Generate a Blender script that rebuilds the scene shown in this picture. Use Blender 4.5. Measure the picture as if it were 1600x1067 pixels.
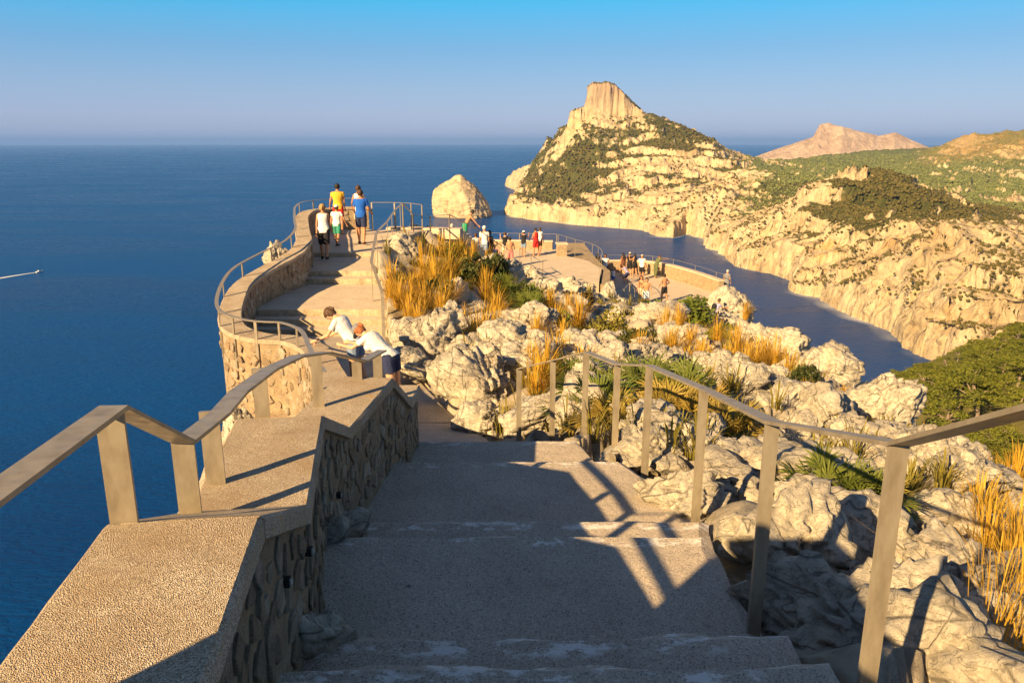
import bpy, bmesh, math, random
import numpy as np
from mathutils import Vector, Matrix, Euler, noise as mnoise

for o in list(bpy.data.objects):
    bpy.data.objects.remove(o, do_unlink=True)
SC = bpy.context.scene
COL = SC.collection
rnd = random.Random(7)
R = math.radians

# ------------------------------------------------------------------ camera
# eye of the photographer at the origin, +y forward, z up; the sea lies 200 m below
FPX = 1200.0
PITCH = math.atan(311.5 / FPX)
cam_d = bpy.data.cameras.new('camera')
cam_d.sensor_width = 36.0
cam_d.lens = 27.0
cam_d.clip_start = 0.05
cam_d.clip_end = 200000.0
cam = bpy.data.objects.new('camera', cam_d)
COL.objects.link(cam)
cam.rotation_euler = (math.pi / 2 - PITCH, 0, 0)
SC.camera = cam

# ------------------------------------------------------------------ sky, sun, exposure
SUN_EL = R(26.0)
SUN_AZ = R(39.0)           # shadows fall to the right of straight ahead by this angle
sun_dir = Vector((-math.sin(SUN_AZ) * math.cos(SUN_EL), -math.cos(SUN_AZ) * math.cos(SUN_EL), math.sin(SUN_EL)))
world = bpy.data.worlds.new('World')
SC.world = world
world.use_nodes = True
wn = world.node_tree.nodes
wl = world.node_tree.links
wn.clear()
sky = wn.new('ShaderNodeTexSky')
sky.sky_type = 'NISHITA'
sky.sun_disc = False
sky.sun_elevation = SUN_EL
sky.sun_rotation = math.atan2(sun_dir.x, sun_dir.y)
sky.altitude = 0
sky.air_density = 1.0
sky.dust_density = 0.6
sky.ozone_density = 3.0
hsv = wn.new('ShaderNodeHueSaturation')
hsv.inputs['Saturation'].default_value = 1.15
# lilac haze low over the sea grading to deep azure, all round the horizon
wtc = wn.new('ShaderNodeTexCoord'); wsep = wn.new('ShaderNodeSeparateXYZ')
wmr = wn.new('ShaderNodeMapRange'); wmr.inputs['From Min'].default_value = -0.02; wmr.inputs['From Max'].default_value = 0.5
wramp = wn.new('ShaderNodeValToRGB')
WSTOPS = [(0.0, (0.24, 0.30, 0.50)), (0.038, (0.26, 0.315, 0.51)), (0.10, (0.255, 0.32, 0.52)), (0.165, (0.20, 0.31, 0.51)), (0.25, (0.11, 0.30, 0.53)),
          (0.35, (0.012, 0.36, 0.64)), (0.6, (0.06, 0.13, 0.27)), (1.0, (0.07, 0.095, 0.155))]
while len(wramp.color_ramp.elements) < len(WSTOPS): wramp.color_ramp.elements.new(0.5)
for _e, (_p, _c) in zip(wramp.color_ramp.elements, WSTOPS):
    _e.position = _p; _e.color = (*_c, 1)
wgain = wn.new('ShaderNodeMixRGB'); wgain.blend_type = 'MULTIPLY'; wgain.inputs[0].default_value = 1.0
wgain.inputs[2].default_value = (4.5, 4.5, 4.5, 1)
wmix = wn.new('ShaderNodeMixRGB'); wmix.inputs[0].default_value = 0.88
bg = wn.new('ShaderNodeBackground')
bg.inputs['Strength'].default_value = 0.11
wo = wn.new('ShaderNodeOutputWorld')
wl.new(sky.outputs[0], hsv.inputs['Color'])
wl.new(wtc.outputs['Generated'], wsep.inputs[0]); wl.new(wsep.outputs['Z'], wmr.inputs['Value'])
wl.new(wmr.outputs[0], wramp.inputs[0]); wl.new(wramp.outputs[0], wgain.inputs[1])
wl.new(hsv.outputs[0], wmix.inputs[1]); wl.new(wgain.outputs[0], wmix.inputs[2])
wl.new(wmix.outputs[0], bg.inputs['Color'])
wl.new(bg.outputs[0], wo.inputs['Surface'])

sd = bpy.data.lights.new('sun', 'SUN')
sd.energy = 5.0
sd.angle = R(0.55)
sd.color = (1.0, 0.675, 0.315)
sun = bpy.data.objects.new('sun', sd)
COL.objects.link(sun)
sun.rotation_euler = sun_dir.to_track_quat('Z', 'Y').to_euler()

SC.view_settings.view_transform = 'Standard'
SC.view_settings.look = 'None'
SC.view_settings.exposure = 1.32
SC.view_settings.gamma = 1.0
SC.view_settings.use_curve_mapping = False
SC.render.engine = 'CYCLES'
SC.cycles.use_denoising = True
SC.cycles.max_bounces = 6
SC.cycles.diffuse_bounces = 3
SC.cycles.glossy_bounces = 3
SC.cycles.transparent_max_bounces = 8
SC.cycles.volume_bounces = 0
SC.cycles.caustics_reflective = False
SC.cycles.caustics_refractive = False

# ------------------------------------------------------------------ helpers
SEA = -200.0
CP, SP = math.cos(PITCH), math.sin(PITCH)

def ray(u, v):
    a = (533.5 - v) / FPX
    return (u - 800) / FPX, CP + a * SP, -SP + a * CP      # x, forward, up per unit depth

def PY(u, v, y):
    x, f, z = ray(u, v)
    t = y / f
    return (x * t, y, z * t)

def PZ(u, v, z):
    x, f, up = ray(u, v)
    t = z / up
    return (x * t, f * t, z)

def tag(o, label=None, cat=None, group=None, kind=None):
    if label: o['label'] = label
    if cat: o['category'] = cat
    if group: o['group'] = group
    if kind: o['kind'] = kind
    return o

def link(name, me, parent=None):
    o = bpy.data.objects.new(name, me)
    COL.objects.link(o)
    if parent is not None:
        o.parent = parent
    return o

def empty(name, loc=(0, 0, 0), rz=0.0):
    o = bpy.data.objects.new(name, None)
    COL.objects.link(o)
    o.location = loc
    o.rotation_euler = (0, 0, rz)
    o.empty_display_size = 0.2
    return o

def mesh_np(name, V, F, mat=None, smooth=False):
    me = bpy.data.meshes.new(name)
    V = np.asarray(V, dtype=np.float32)
    if isinstance(F, np.ndarray):
        n, k = F.shape
        me.vertices.add(len(V)); me.vertices.foreach_set('co', V.ravel())
        me.loops.add(n * k); me.loops.foreach_set('vertex_index', F.astype(np.int32).ravel())
        me.polygons.add(n)
        me.polygons.foreach_set('loop_start', np.arange(0, n * k, k, dtype=np.int32))
        me.polygons.foreach_set('loop_total', np.full(n, k, dtype=np.int32))
        me.update(calc_edges=True)
    else:
        me.from_pydata([tuple(map(float, v)) for v in V], [], F)
        me.update()
    if smooth:
        me.polygons.foreach_set('use_smooth', np.ones(len(me.polygons), dtype=bool))
    if mat is not None:
        me.materials.append(mat)
    return me

class MB:
    """collects simple shapes into one mesh"""
    def __init__(self):
        self.V = []; self.F = []
    def add(self, V, F):
        b = len(self.V)
        self.V += [tuple(v) for v in V]
        self.F += [tuple(i + b for i in f) for f in F]
    def box(self, c, s, rz=0.0, rx=0.0):
        M = Matrix.Rotation(rz, 3, 'Z') @ Matrix.Rotation(rx, 3, 'X')
        V = []
        for dx, dy, dz in ((-1,-1,-1),(1,-1,-1),(1,1,-1),(-1,1,-1),(-1,-1,1),(1,-1,1),(1,1,1),(-1,1,1)):
            p = M @ Vector((dx*s[0]/2, dy*s[1]/2, dz*s[2]/2))
            V.append((c[0]+p.x, c[1]+p.y, c[2]+p.z))
        self.add(V, [(0,3,2,1),(4,5,6,7),(0,1,5,4),(1,2,6,5),(2,3,7,6),(3,0,4,7)])
    def bar(self, p, q, w, d, side=None):
        """box from p to q; width w along side, depth d across"""
        p = Vector(p); q = Vector(q); t = (q - p).normalized()
        s = Vector(side) if side is not None else Vector((1, 0, 0))
        s = (s - t * s.dot(t)).normalized()
        n = t.cross(s)
        V = []
        for c in (p, q):
            for a, b in ((-1,-1),(1,-1),(1,1),(-1,1)):
                V.append(c + s * (a*w/2) + n * (b*d/2))
        self.add(V, [(0,1,2,3),(7,6,5,4),(0,4,5,1),(1,5,6,2),(2,6,7,3),(3,7,4,0)])
    def tube(self, pts, rad, n=6):
        pts = [Vector(p) for p in pts]
        if not hasattr(rad, '__len__'): rad = [rad]*len(pts)
        b = len(self.V)
        up = Vector((0.13, 0.07, 1)).normalized()
        for i, p in enumerate(pts):
            t = (pts[min(i+1, len(pts)-1)] - pts[max(i-1, 0)])
            t = t.normalized() if t.length > 1e-9 else Vector((0,0,1))
            s = t.cross(up)
            s = s.normalized() if s.length > 1e-3 else Vector((1,0,0))
            m = s.cross(t)
            for k in range(n):
                a = 2*math.pi*k/n
                self.V.append(tuple(p + (s*math.cos(a) + m*math.sin(a))*rad[i]))
        for i in range(len(pts)-1):
            for k in range(n):
                self.F.append((b+i*n+k, b+i*n+(k+1)%n, b+(i+1)*n+(k+1)%n, b+(i+1)*n+k))
        self.F.append(tuple(b+k for k in range(n))[::-1])
        self.F.append(tuple(b+(len(pts)-1)*n+k for k in range(n)))
    def prism(self, poly, z0, z1):
        n = len(poly); b = len(self.V)
        z0f = z0 if callable(z0) else (lambda x, y: z0)
        z1f = z1 if callable(z1) else (lambda x, y: z1)
        self.V += [(x, y, z0f(x, y)) for x, y in poly] + [(x, y, z1f(x, y)) for x, y in poly]
        a = sum(poly[i][0]*poly[(i+1)%n][1]-poly[(i+1)%n][0]*poly[i][1] for i in range(n))
        top = tuple(b+n+i for i in range(n)); bot = tuple(b+i for i in range(n))[::-1]
        sides = [(b+i, b+(i+1)%n, b+n+(i+1)%n, b+n+i) for i in range(n)]
        if a < 0:
            top = top[::-1]; bot = bot[::-1]; sides = [s[::-1] for s in sides]
        self.F += [top, bot] + sides
    def build(self, name, mat, parent=None, smooth=False):
        me = mesh_np(name, self.V, self.F, mat, smooth)
        return link(name, me, parent)

# numpy lattice noise
def _hash(ix, iy, iz, seed):
    h = (ix.astype(np.int64)*374761393 + iy.astype(np.int64)*668265263 + iz.astype(np.int64)*2147483647 + seed*974711) & 0xffffffff
    h = ((h ^ (h >> 13)) * 1274126177) & 0xffffffff
    h = ((h ^ (h >> 16)) * 2246822519) & 0xffffffff
    return ((h ^ (h >> 15)) & 0xffffff) / float(0xffffff)

def vnoise(p, seed=0):
    p = np.asarray(p, dtype=np.float64)
    i = np.floor(p).astype(np.int64); f = p - i
    w = f*f*f*(f*(f*6-15)+10)
    out = 0
    for dx in (0, 1):
        for dy in (0, 1):
            for dz in (0, 1):
                c = _hash(i[:,0]+dx, i[:,1]+dy, i[:,2]+dz, seed)
                out = out + c * (w[:,0] if dx else 1-w[:,0]) * (w[:,1] if dy else 1-w[:,1]) * (w[:,2] if dz else 1-w[:,2])
    return out*2-1

def fbm(p, octv=4, seed=0, gain=0.5, ridged=False):
    p = np.asarray(p, dtype=np.float64)
    a = 1.0; s = 0; out = 0; tot = 0
    for k in range(octv):
        n = vnoise(p*(2.03**k) + 17.3*k, seed+k)
        if ridged: n = 1-2*np.abs(n)
        out = out + a*n; tot += a; a *= gain
    return out/tot

def p3(x, y, z=None):
    x = np.asarray(x, float).ravel(); y = np.asarray(y, float).ravel()
    z = np.zeros_like(x) if z is None else np.asarray(z, float).ravel()
    return np.stack([x, y, z], 1)

class RBF:
    def __init__(self, pts, val, eps=1e-6):
        P = np.asarray(pts, float); v = np.asarray(val, float)
        n = len(P); K = np.linalg.norm(P[:,None]-P[None], axis=2)
        A = np.zeros((n+3, n+3)); A[:n,:n] = -K + eps*np.eye(n)
        A[:n, n] = 1; A[:n, n+1:] = P; A[n, :n] = 1; A[n+1:, :n] = P.T
        self.P = P; self.c = np.linalg.solve(A, np.concatenate([v, np.zeros(3)]))
    def __call__(self, Q):
        Q = np.asarray(Q, float); out = np.empty(len(Q)); n = len(self.P)
        for i in range(0, len(Q), 20000):
            q = Q[i:i+20000]
            K = -np.linalg.norm(q[:,None]-self.P[None], axis=2)
            out[i:i+20000] = K @ self.c[:n] + self.c[n] + q @ self.c[n+1:]
        return out

def seg_dist(Q, poly):
    """distance of the points to an open polyline (2d)"""
    Q = np.asarray(Q, float); d = np.full(len(Q), 1e12)
    for a, b in zip(poly[:-1], poly[1:]):
        a = np.array(a[:2], float); b = np.array(b[:2], float); ab = b-a
        t = np.clip(((Q-a)@ab)/max(ab@ab, 1e-12), 0, 1)
        d = np.minimum(d, np.linalg.norm(Q-(a+t[:,None]*ab), axis=1))
    return d

def in_poly(Q, poly):
    Q = np.asarray(Q, float); x, y = Q[:,0], Q[:,1]
    r = np.zeros(len(Q), bool); n = len(poly)
    for i in range(n):
        x1, y1 = poly[i][:2]; x2, y2 = poly[(i+1) % n][:2]
        if y1 == y2: continue
        c = ((y1 > y) != (y2 > y)) & (x < (x2-x1)*(y-y1)/(y2-y1)+x1)
        r ^= c
    return r

def grid_faces(nr, nc):
    i = np.arange(nr*nc).reshape(nr, nc)
    return np.stack([i[:-1,:-1], i[:-1,1:], i[1:,1:], i[1:,:-1]], -1).reshape(-1, 4)

def catmull(pts, n=6):
    P = [np.array(p, float) for p in pts]
    P = [2*P[0]-P[1]] + P + [2*P[-1]-P[-2]]
    out = []
    for i in range(1, len(P)-2):
        for k in range(n):
            t = k/n
            a, b, c, d = P[i-1:i+3]
            out.append(tuple(0.5*((2*b)+(c-a)*t+(2*a-5*b+4*c-d)*t*t+(3*b-a-3*c+d)*t**3)))
    out.append(tuple(P[-2]))
    return out

# ------------------------------------------------------------------ materials
class NT:
    def __init__(self, name):
        self.m = bpy.data.materials.new(name); self.m.use_nodes = True
        self.t = self.m.node_tree; self.n = self.t.nodes; self.l = self.t.links
        self.b = self.n['Principled BSDF']
    def new(self, typ, **kw):
        n = self.n.new('ShaderNode'+typ)
        for k, v in kw.items():
            if k in n.inputs: n.inputs[k].default_value = v
            else: setattr(n, k, v)
        return n
    def co(self, kind='Object', scale=None):
        t = self.new('TexCoord').outputs[kind]
        if scale is not None:
            mp = self.new('Mapping'); mp.inputs['Scale'].default_value = scale
            self.l.new(t, mp.inputs['Vector']); t = mp.outputs[0]
        return t
    def pos(self, scale=None):
        t = self.new('NewGeometry').outputs['Position']
        if scale is not None:
            mp = self.new('Mapping'); mp.inputs['Scale'].default_value = scale
            self.l.new(t, mp.inputs['Vector']); t = mp.outputs[0]
        return t
    def noise(self, vec, scale, detail=4, rough=0.55, dist=0.0):
        n = self.new('TexNoise'); n.inputs['Scale'].default_value = scale; n.inputs['Detail'].default_value = detail
        n.inputs['Roughness'].default_value = rough; n.inputs['Distortion'].default_value = dist
        self.l.new(vec, n.inputs['Vector']); return n.outputs[0]
    def voro(self, vec, scale, feature='F1', out=0):
        n = self.new('TexVoronoi'); n.feature = feature; n.inputs['Scale'].default_value = scale
        self.l.new(vec, n.inputs['Vector']); return n.outputs[out]
    def ramp(self, fac, stops, interp='LINEAR'):
        n = self.new('ValToRGB'); e = n.color_ramp.elements; n.color_ramp.interpolation = interp
        while len(e) < len(stops): e.new(0.5)
        for el, (p, c) in zip(e, stops):
            el.position = p
            el.color = (c, c, c, 1) if not hasattr(c, '__len__') else (c[0], c[1], c[2], 1)
        self.l.new(fac, n.inputs[0]); return n.outputs[0]
    def mix(self, fac, a, b, mode='MIX'):
        n = self.new('MixRGB'); n.blend_type = mode
        for s, v in ((0, fac), (1, a), (2, b)):
            if hasattr(v, 'links') or hasattr(v, 'is_linked'): self.l.new(v, n.inputs[s])
            elif s == 0: n.inputs[0].default_value = v
            else: n.inputs[s].default_value = (v[0], v[1], v[2], 1)
        return n.outputs[0]
    def math(self, op, a, b=None):
        n = self.new('Math'); n.operation = op
        for s, v in ((0, a), (1, b)):
            if v is None: continue
            if hasattr(v, 'is_linked'): self.l.new(v, n.inputs[s])
            else: n.inputs[s].default_value = v
        return n.outputs[0]
    def attr(self, name):
        n = self.new('Attribute'); n.attribute_name = name; return n.outputs['Fac']
    def bump(self, h, strength=0.5, dist=0.02, prev=None):
        n = self.new('Bump'); n.inputs['Strength'].default_value = strength; n.inputs['Distance'].default_value = dist
        self.l.new(h, n.inputs['Height'])
        if prev is not None: self.l.new(prev, n.inputs['Normal'])
        return n.outputs[0]
    def out(self, col=None, rough=0.85, normal=None, metal=0.0, spec=0.3):
        if col is not None:
            if hasattr(col, 'is_linked'): self.l.new(col, self.b.inputs['Base Color'])
            else: self.b.inputs['Base Color'].default_value = (col[0], col[1], col[2], 1)
        if hasattr(rough, 'is_linked'): self.l.new(rough, self.b.inputs['Roughness'])
        else: self.b.inputs['Roughness'].default_value = rough
        if normal is not None: self.l.new(normal, self.b.inputs['Normal'])
        self.b.inputs['Metallic'].default_value = metal
        self.b.inputs['Specular IOR Level'].default_value = spec
        return self.m

def m_plain(name, col, rough=0.8, spec=0.3):
    t = NT(name)
    n = t.noise(t.co(), 9.0, 3)
    c = t.mix(t.ramp(n, [(0.3, 0.0), (0.75, 1.0)]), [x*0.82 for x in col], [min(1, x*1.12) for x in col])
    return t.out(c, rough, None, 0.0, spec)

def m_rock():
    t = NT('limestone')
    p = t.pos()
    n1 = t.noise(p, 1.1, 8, 0.62, 0.4)
    n2 = t.noise(p, 6.0, 8, 0.65)
    c = t.ramp(n1, [(0.25, (0.38, 0.34, 0.275)), (0.42, (0.51, 0.46, 0.37)), (0.6, (0.60, 0.55, 0.45)), (0.8, (0.49, 0.41, 0.30))])
    och = t.ramp(t.noise(p, 0.8, 6, 0.7), [(0.58, 0.0), (0.72, 1.0)])
    c = t.mix(t.math('MULTIPLY', och, 0.5), c, (0.46, 0.30, 0.14))
    dark = t.ramp(n2, [(0.36, 1.0), (0.47, 0.0)])
    c = t.mix(t.math('MULTIPLY', dark, 0.3), c, (0.24, 0.22, 0.20))
    st = t.pos((3.2, 3.2, 0.6))
    fl = t.noise(t.pos((1.0, 1.0, 0.28)), 3.4, 10, 0.72, 1.2)
    crk = t.ramp(fl, [(0.40, 0.0), (0.47, 1.0)])
    fine = t.ramp(t.noise(p, 17.0, 8, 0.75, 0.5), [(0.36, 0.0), (0.46, 1.0)])
    c = t.mix(t.math('MULTIPLY', t.math('SUBTRACT', 1.0, crk), 0.35), c, (0.16, 0.14, 0.12))
    c = t.mix(t.math('MULTIPLY', t.math('SUBTRACT', 1.0, fine), 0.3), c, (0.14, 0.12, 0.10))
    # thin wandering fractures along and across the bedding
    def frac(sc, s, d, wd):
        n_ = t.noise(t.pos(sc), s, d, 0.5, 0.7)
        return t.ramp(t.math('ABSOLUTE', t.math('SUBTRACT', n_, 0.5)), [(0.0, 0.0), (wd, 1.0)])
    f1 = frac((0.7, 1.4, 2.4), 1.0, 3, 0.010); f2 = frac((2.0, 0.8, 0.9), 0.85, 3, 0.008); f3 = frac((2.0, 3.0, 4.5), 2.2, 4, 0.016)
    fr_ = t.math('MULTIPLY', t.math('MULTIPLY', f1, f2), t.math('ADD', t.math('MULTIPLY', f3, 0.3), 0.7))
    c = t.mix(t.math('MULTIPLY', t.math('SUBTRACT', 1.0, fr_), 0.55), c, (0.07, 0.06, 0.05))
    wth = t.ramp(t.noise(p, 2.3, 8, 0.7), [(0.52, 0.0), (0.62, 1.0)])
    c = t.mix(t.math('MULTIPLY', wth, 0.45), c, (0.36, 0.35, 0.33))
    h = t.mix(0.5, t.noise(st, 2.5, 9, 0.68, 0.6), n2)
    b = t.bump(h, 0.6, 0.05)
    b = t.bump(fl, 0.6, 0.07, b)
    b = t.bump(fr_, 0.8, 0.032, b)
    b = t.bump(fine, 0.6, 0.015, b)
    b = t.bump(t.noise(p, 38.0, 6, 0.75), 0.8, 0.02, b)
    return t.out(c, 0.9, b, 0, 0.2)

def m_concrete(name, a, b_, paint=False, scale=1.0):
    t = NT(name)
    p = t.pos()
    n = t.noise(p, 1.6*scale, 7, 0.6)
    c = t.mix(t.ramp(n, [(0.3, 0.0), (0.7, 1.0)]), a, b_)
    sp = t.voro(p, 170.0*scale, 'F1', 1)
    spg = t.new('RGBToBW'); t.l.new(sp, spg.inputs[0])
    c = t.mix(0.62, c, t.ramp(spg.outputs[0], [(0.12, (0.06, 0.055, 0.05)), (0.3, (0.45, 0.40, 0.34)), (0.75, (0.62, 0.56, 0.48)), (1.0, (0.95, 0.92, 0.85))]), 'OVERLAY')
    st = t.ramp(t.noise(p, 4.7*scale, 6, 0.7), [(0.6, 0.0), (0.74, 1.0)])
    c = t.mix(t.math('MULTIPLY', st, 0.35), c, (0.20, 0.13, 0.09))
    # dark gum spots
    g = t.ramp(t.voro(p, 2.6, 'F1'), [(0.035, 1.0), (0.055, 0.0)])
    c = t.mix(t.math('MULTIPLY', g, 0.75), c, (0.05, 0.05, 0.05))
    if paint:
        e = t.attr('edge')
        fl = t.ramp(t.noise(t.pos((1.0, 1.6, 1.0)), 9.0, 8, 0.75), [(0.50, 0.0), (0.56, 1.0)])
        gap = t.ramp(t.noise(p, 3.1, 3, 0.5), [(0.44, 0.0), (0.50, 1.0)])
        f = t.math('MULTIPLY', t.math('MULTIPLY', fl, gap), t.ramp(e, [(0.0, 1.0), (0.8, 1.0), (1.0, 0.0)]))
        c = t.mix(t.math('MULTIPLY', f, 0.8), c, (0.78, 0.76, 0.72))
    h = t.noise(p, 60.0*scale, 5, 0.7)
    b = t.bump(h, 0.6, 0.008)
    b = t.bump(t.noise(p, 5.0, 6, 0.6), 0.5, 0.03, b)
    return t.out(c, 0.92, b, 0, 0.2)

def m_coping():
    t = NT('exposed_aggregate')
    p = t.pos()
    v = t.voro(p, 290.0, 'F1', 1)
    g = t.new('RGBToBW'); t.l.new(v, g.inputs[0])
    c = t.ramp(g.outputs[0], [(0.0, (0.10, 0.07, 0.045)), (0.22, (0.33, 0.26, 0.18)), (0.55, (0.56, 0.47, 0.35)), (0.8, (0.70, 0.61, 0.48)), (1.0, (0.86, 0.79, 0.66))])
    c = t.mix(t.ramp(t.noise(p, 2.5, 6, 0.65), [(0.42, 0.0), (0.72, 0.7)]), c, (0.34, 0.23, 0.13))
    li = t.ramp(t.noise(p, 6.0, 5, 0.6), [(0.63, 0.0), (0.70, 1.0)])
    c = t.mix(t.math('MULTIPLY', li, 0.55), c, (0.62, 0.33, 0.06))
    d = t.voro(p, 290.0, 'F1', 0)
    b = t.bump(d, 0.8, 0.008)
    b = t.bump(t.noise(p, 8.0, 5, 0.6), 0.4, 0.02, b)
    return t.out(c, 0.92, b, 0, 0.2)

def m_mortar():
    t = NT('wall_mortar'); p = t.pos()
    c = t.ramp(t.noise(p, 5.0, 7, 0.65), [(0.3, (0.24, 0.18, 0.115)), (0.6, (0.40, 0.31, 0.20)), (0.8, (0.47, 0.39, 0.28))])
    b = t.bump(t.noise(p, 22.0, 7, 0.7), 1.0, 0.04)
    return t.out(c, 0.95, b, 0, 0.15)

def m_stone():
    t = NT('wall_stone'); p = t.pos()
    oi = t.new('ObjectInfo').outputs['Random']
    c = t.ramp(oi, [(0.0, (0.28, 0.205, 0.13)), (0.25, (0.46, 0.38, 0.28)), (0.5, (0.36, 0.26, 0.16)), (0.75, (0.56, 0.49, 0.38)), (1.0, (0.42, 0.29, 0.16))])
    c = t.mix(t.ramp(t.noise(p, 9.0, 6, 0.65), [(0.35, 0.55), (0.6, 0.0)]), c, (0.20, 0.16, 0.12))
    b = t.bump(t.noise(p, 26.0, 8, 0.75, 0.5), 1.0, 0.05)
    return t.out(c, 0.9, b, 0, 0.2)

def m_steel():
    t = NT('weathered_steel'); p = t.pos()
    n = t.noise(t.pos((1, 1, 0.35)), 14.0, 6, 0.65)
    c = t.ramp(n, [(0.28, (0.21, 0.175, 0.125)), (0.5, (0.30, 0.26, 0.195)), (0.62, (0.34, 0.30, 0.23)), (0.8, (0.23, 0.15, 0.085))])
    r = t.ramp(t.noise(p, 30.0, 4), [(0.3, 0.34), (0.7, 0.52)])
    return t.out(c, r, t.bump(t.noise(p, 120.0, 3), 0.15, 0.002), 0.3, 0.5)

def m_leaf(name, a, b_, trans=0.25, per_obj=False):
    t = NT(name)
    oi = t.noise(t.pos(), 1.3, 4, 0.6)
    ri = t.new('NewGeometry').outputs['Random Per Island']
    c = t.mix(t.ramp(oi, [(0.3, 0.0), (0.7, 1.0)]), a, b_)
    c = t.mix(t.math('MULTIPLY', ri, 0.5), c, [x*0.45 for x in a])
    if per_obj:
        c = t.mix(t.ramp(t.new('ObjectInfo').outputs['Random'], [(0.0, 0.5), (0.4, 0.12), (0.7, 0.0)]), c, [x*0.35 for x in a])
    m = t.out(c, 0.65, None, 0, 0.25)
    if trans:
        tr = t.new('BsdfTranslucent'); t.l.new(c, tr.inputs[0])
        ms = t.new('MixShader'); ms.inputs[0].default_value = trans
        t.l.new(t.b.outputs[0], ms.inputs[1]); t.l.new(tr.outputs[0], ms.inputs[2])
        t.l.new(ms.outputs[0], t.n['Material Output'].inputs[0])
    return m

def m_land():
    t = NT('headland_rock'); p = t.pos()
    n = t.noise(p, 0.012, 9, 0.62, 0.3)
    c = t.ramp(n, [(0.3, (0.42, 0.32, 0.19)), (0.45, (0.55, 0.44, 0.275)), (0.58, (0.62, 0.515, 0.34)), (0.72, (0.54, 0.36, 0.165))])
    st = t.noise(t.pos((0.05, 0.05, 0.012)), 1.0, 8, 0.65)
    c = t.mix(t.ramp(st, [(0.55, 0.0), (0.7, 0.65)]), c, (0.62, 0.37, 0.13))
    dk = t.ramp(t.noise(p, 0.06, 8, 0.7), [(0.38, 0.75), (0.45, 0.0)])
    c = t.mix(dk, c, (0.26, 0.20, 0.13))
    sx = t.new('SeparateXYZ'); t.l.new(p, sx.inputs[0])
    hi = t.new('MapRange'); hi.inputs['From Min'].default_value = 60; hi.inputs['From Max'].default_value = 150
    t.l.new(sx.outputs[2], hi.inputs['Value'])
    c = t.mix(t.math('MULTIPLY', hi.outputs[0], 0.75), c, (0.33, 0.245, 0.19))
    spk = t.ramp(t.noise(p, 0.16, 6, 0.75), [(0.56, 0.0), (0.64, 1.0)])
    c = t.mix(t.math('MULTIPLY', spk, 0.3), c, (0.16, 0.13, 0.05))
    veg = t.attr('veg')
    vn = t.noise(p, 0.05, 8, 0.7)
    vm = t.math('ADD', veg, t.math('MULTIPLY', t.math('SUBTRACT', vn, 0.5), 1.1))
    vf = t.ramp(vm, [(0.45, 0.0), (0.58, 1.0)])
    vc = t.ramp(t.noise(p, 0.02, 6, 0.6), [(0.3, (0.055, 0.066, 0.018)), (0.55, (0.10, 0.10, 0.03)), (0.75, (0.20, 0.155, 0.055))])
    vy = t.new('MapRange'); vy.inputs['From Min'].default_value = 1450; vy.inputs['From Max'].default_value = 1750
    t.l.new(sx.outputs[1], vy.inputs['Value'])
    vx = t.new('MapRange'); vx.inputs['From Min'].default_value = 560; vx.inputs['From Max'].default_value = 760
    t.l.new(sx.outputs[0], vx.inputs['Value'])
    vc = t.mix(t.math('MULTIPLY', vy.outputs[0], vx.outputs[0]), vc, (0.15, 0.175, 0.055))
    c = t.mix(vf, c, vc)
    gr = t.attr('grass')
    c = t.mix(t.math('MULTIPLY', gr, t.ramp(t.noise(p, 0.03, 6, 0.6), [(0.3, 0.4), (0.6, 1.0)])), c, (0.36, 0.24, 0.07))
    wet = t.attr('wet')
    c = t.mix(t.math('MULTIPLY', wet, 0.85), c, (0.10, 0.075, 0.06))
    b = t.bump(t.noise(p, 0.045, 10, 0.78, 0.9), 0.8, 11.0)
    b = t.bump(t.voro(t.pos((1, 1, 0.4)), 0.05, 'F1'), 0.6, 6.0, b)
    return t.out(c, 0.95, b, 0, 0.1)

def m_sea():
    t = NT('sea_water'); p = t.pos()
    n = t.noise(t.pos((0.0016, 0.0042, 1)), 1.0, 6, 0.6, 0.5)
    c = t.ramp(n, [(0.35, (0.0, 0.034, 0.158)), (0.65, (0.0, 0.054, 0.225))])
    h = t.mix(0.5, t.noise(t.pos((0.11, 0.26, 1)), 1.0, 6, 0.65, 0.4), t.noise(t.pos((0.012, 0.03, 1)), 1.0, 5, 0.6))
    b = t.bump(h, 1.0, 5.0)
    r = t.ramp(n, [(0.35, 0.24), (0.65, 0.34)])
    m = t.out(c, r, b, 0, 0.12)
    t.b.inputs['IOR'].default_value = 1.33
    t.b.inputs['Specular Tint'].default_value = (0.3, 0.7, 1.0, 1)
    return m

M_ROCK = m_rock(); M_PATH = m_concrete('worn_concrete', (0.36, 0.33, 0.29), (0.48, 0.44, 0.39), True)
M_DECK = m_concrete('platform_concrete', (0.50, 0.44, 0.36), (0.60, 0.53, 0.44))
M_COP = m_coping(); M_MORTAR = m_mortar(); M_STONE = m_stone(); M_STEEL = m_steel()
M_LAND = m_land(); M_SEA = m_sea()
# ------------------------------------------------------------------ sea
def make_sea():
    rs = [0] + list(np.geomspace(60, 60000, 60))
    na = 96
    V = [(0, 0, SEA)]
    for r in rs[1:]:
        for k in range(na):
            a = 2*math.pi*k/na
            V.append((r*math.cos(a), r*math.sin(a), SEA))
    F = [(0, 1+k, 1+(k+1) % na) for k in range(na)]
    for i in range(len(rs)-2):
        b = 1+i*na
        for k in range(na):
            F.append((b+k, b+na+k, b+na+(k+1) % na, b+(k+1) % na))
    tag(link('sea', mesh_np('sea', V, F, M_SEA)), kind='structure')
make_sea()

# ------------------------------------------------------------------ far land
def set_attr(me, name, arr):
    a = me.attributes.new(name, 'FLOAT', 'POINT'); a.data.foreach_set('value', np.asarray(arr, np.float32))

def uy(x, y):
    """screen-like plan coordinates in which the far land is described"""
    return np.stack([x/y*1200.0, 900*np.log(y)], 1)

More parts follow.
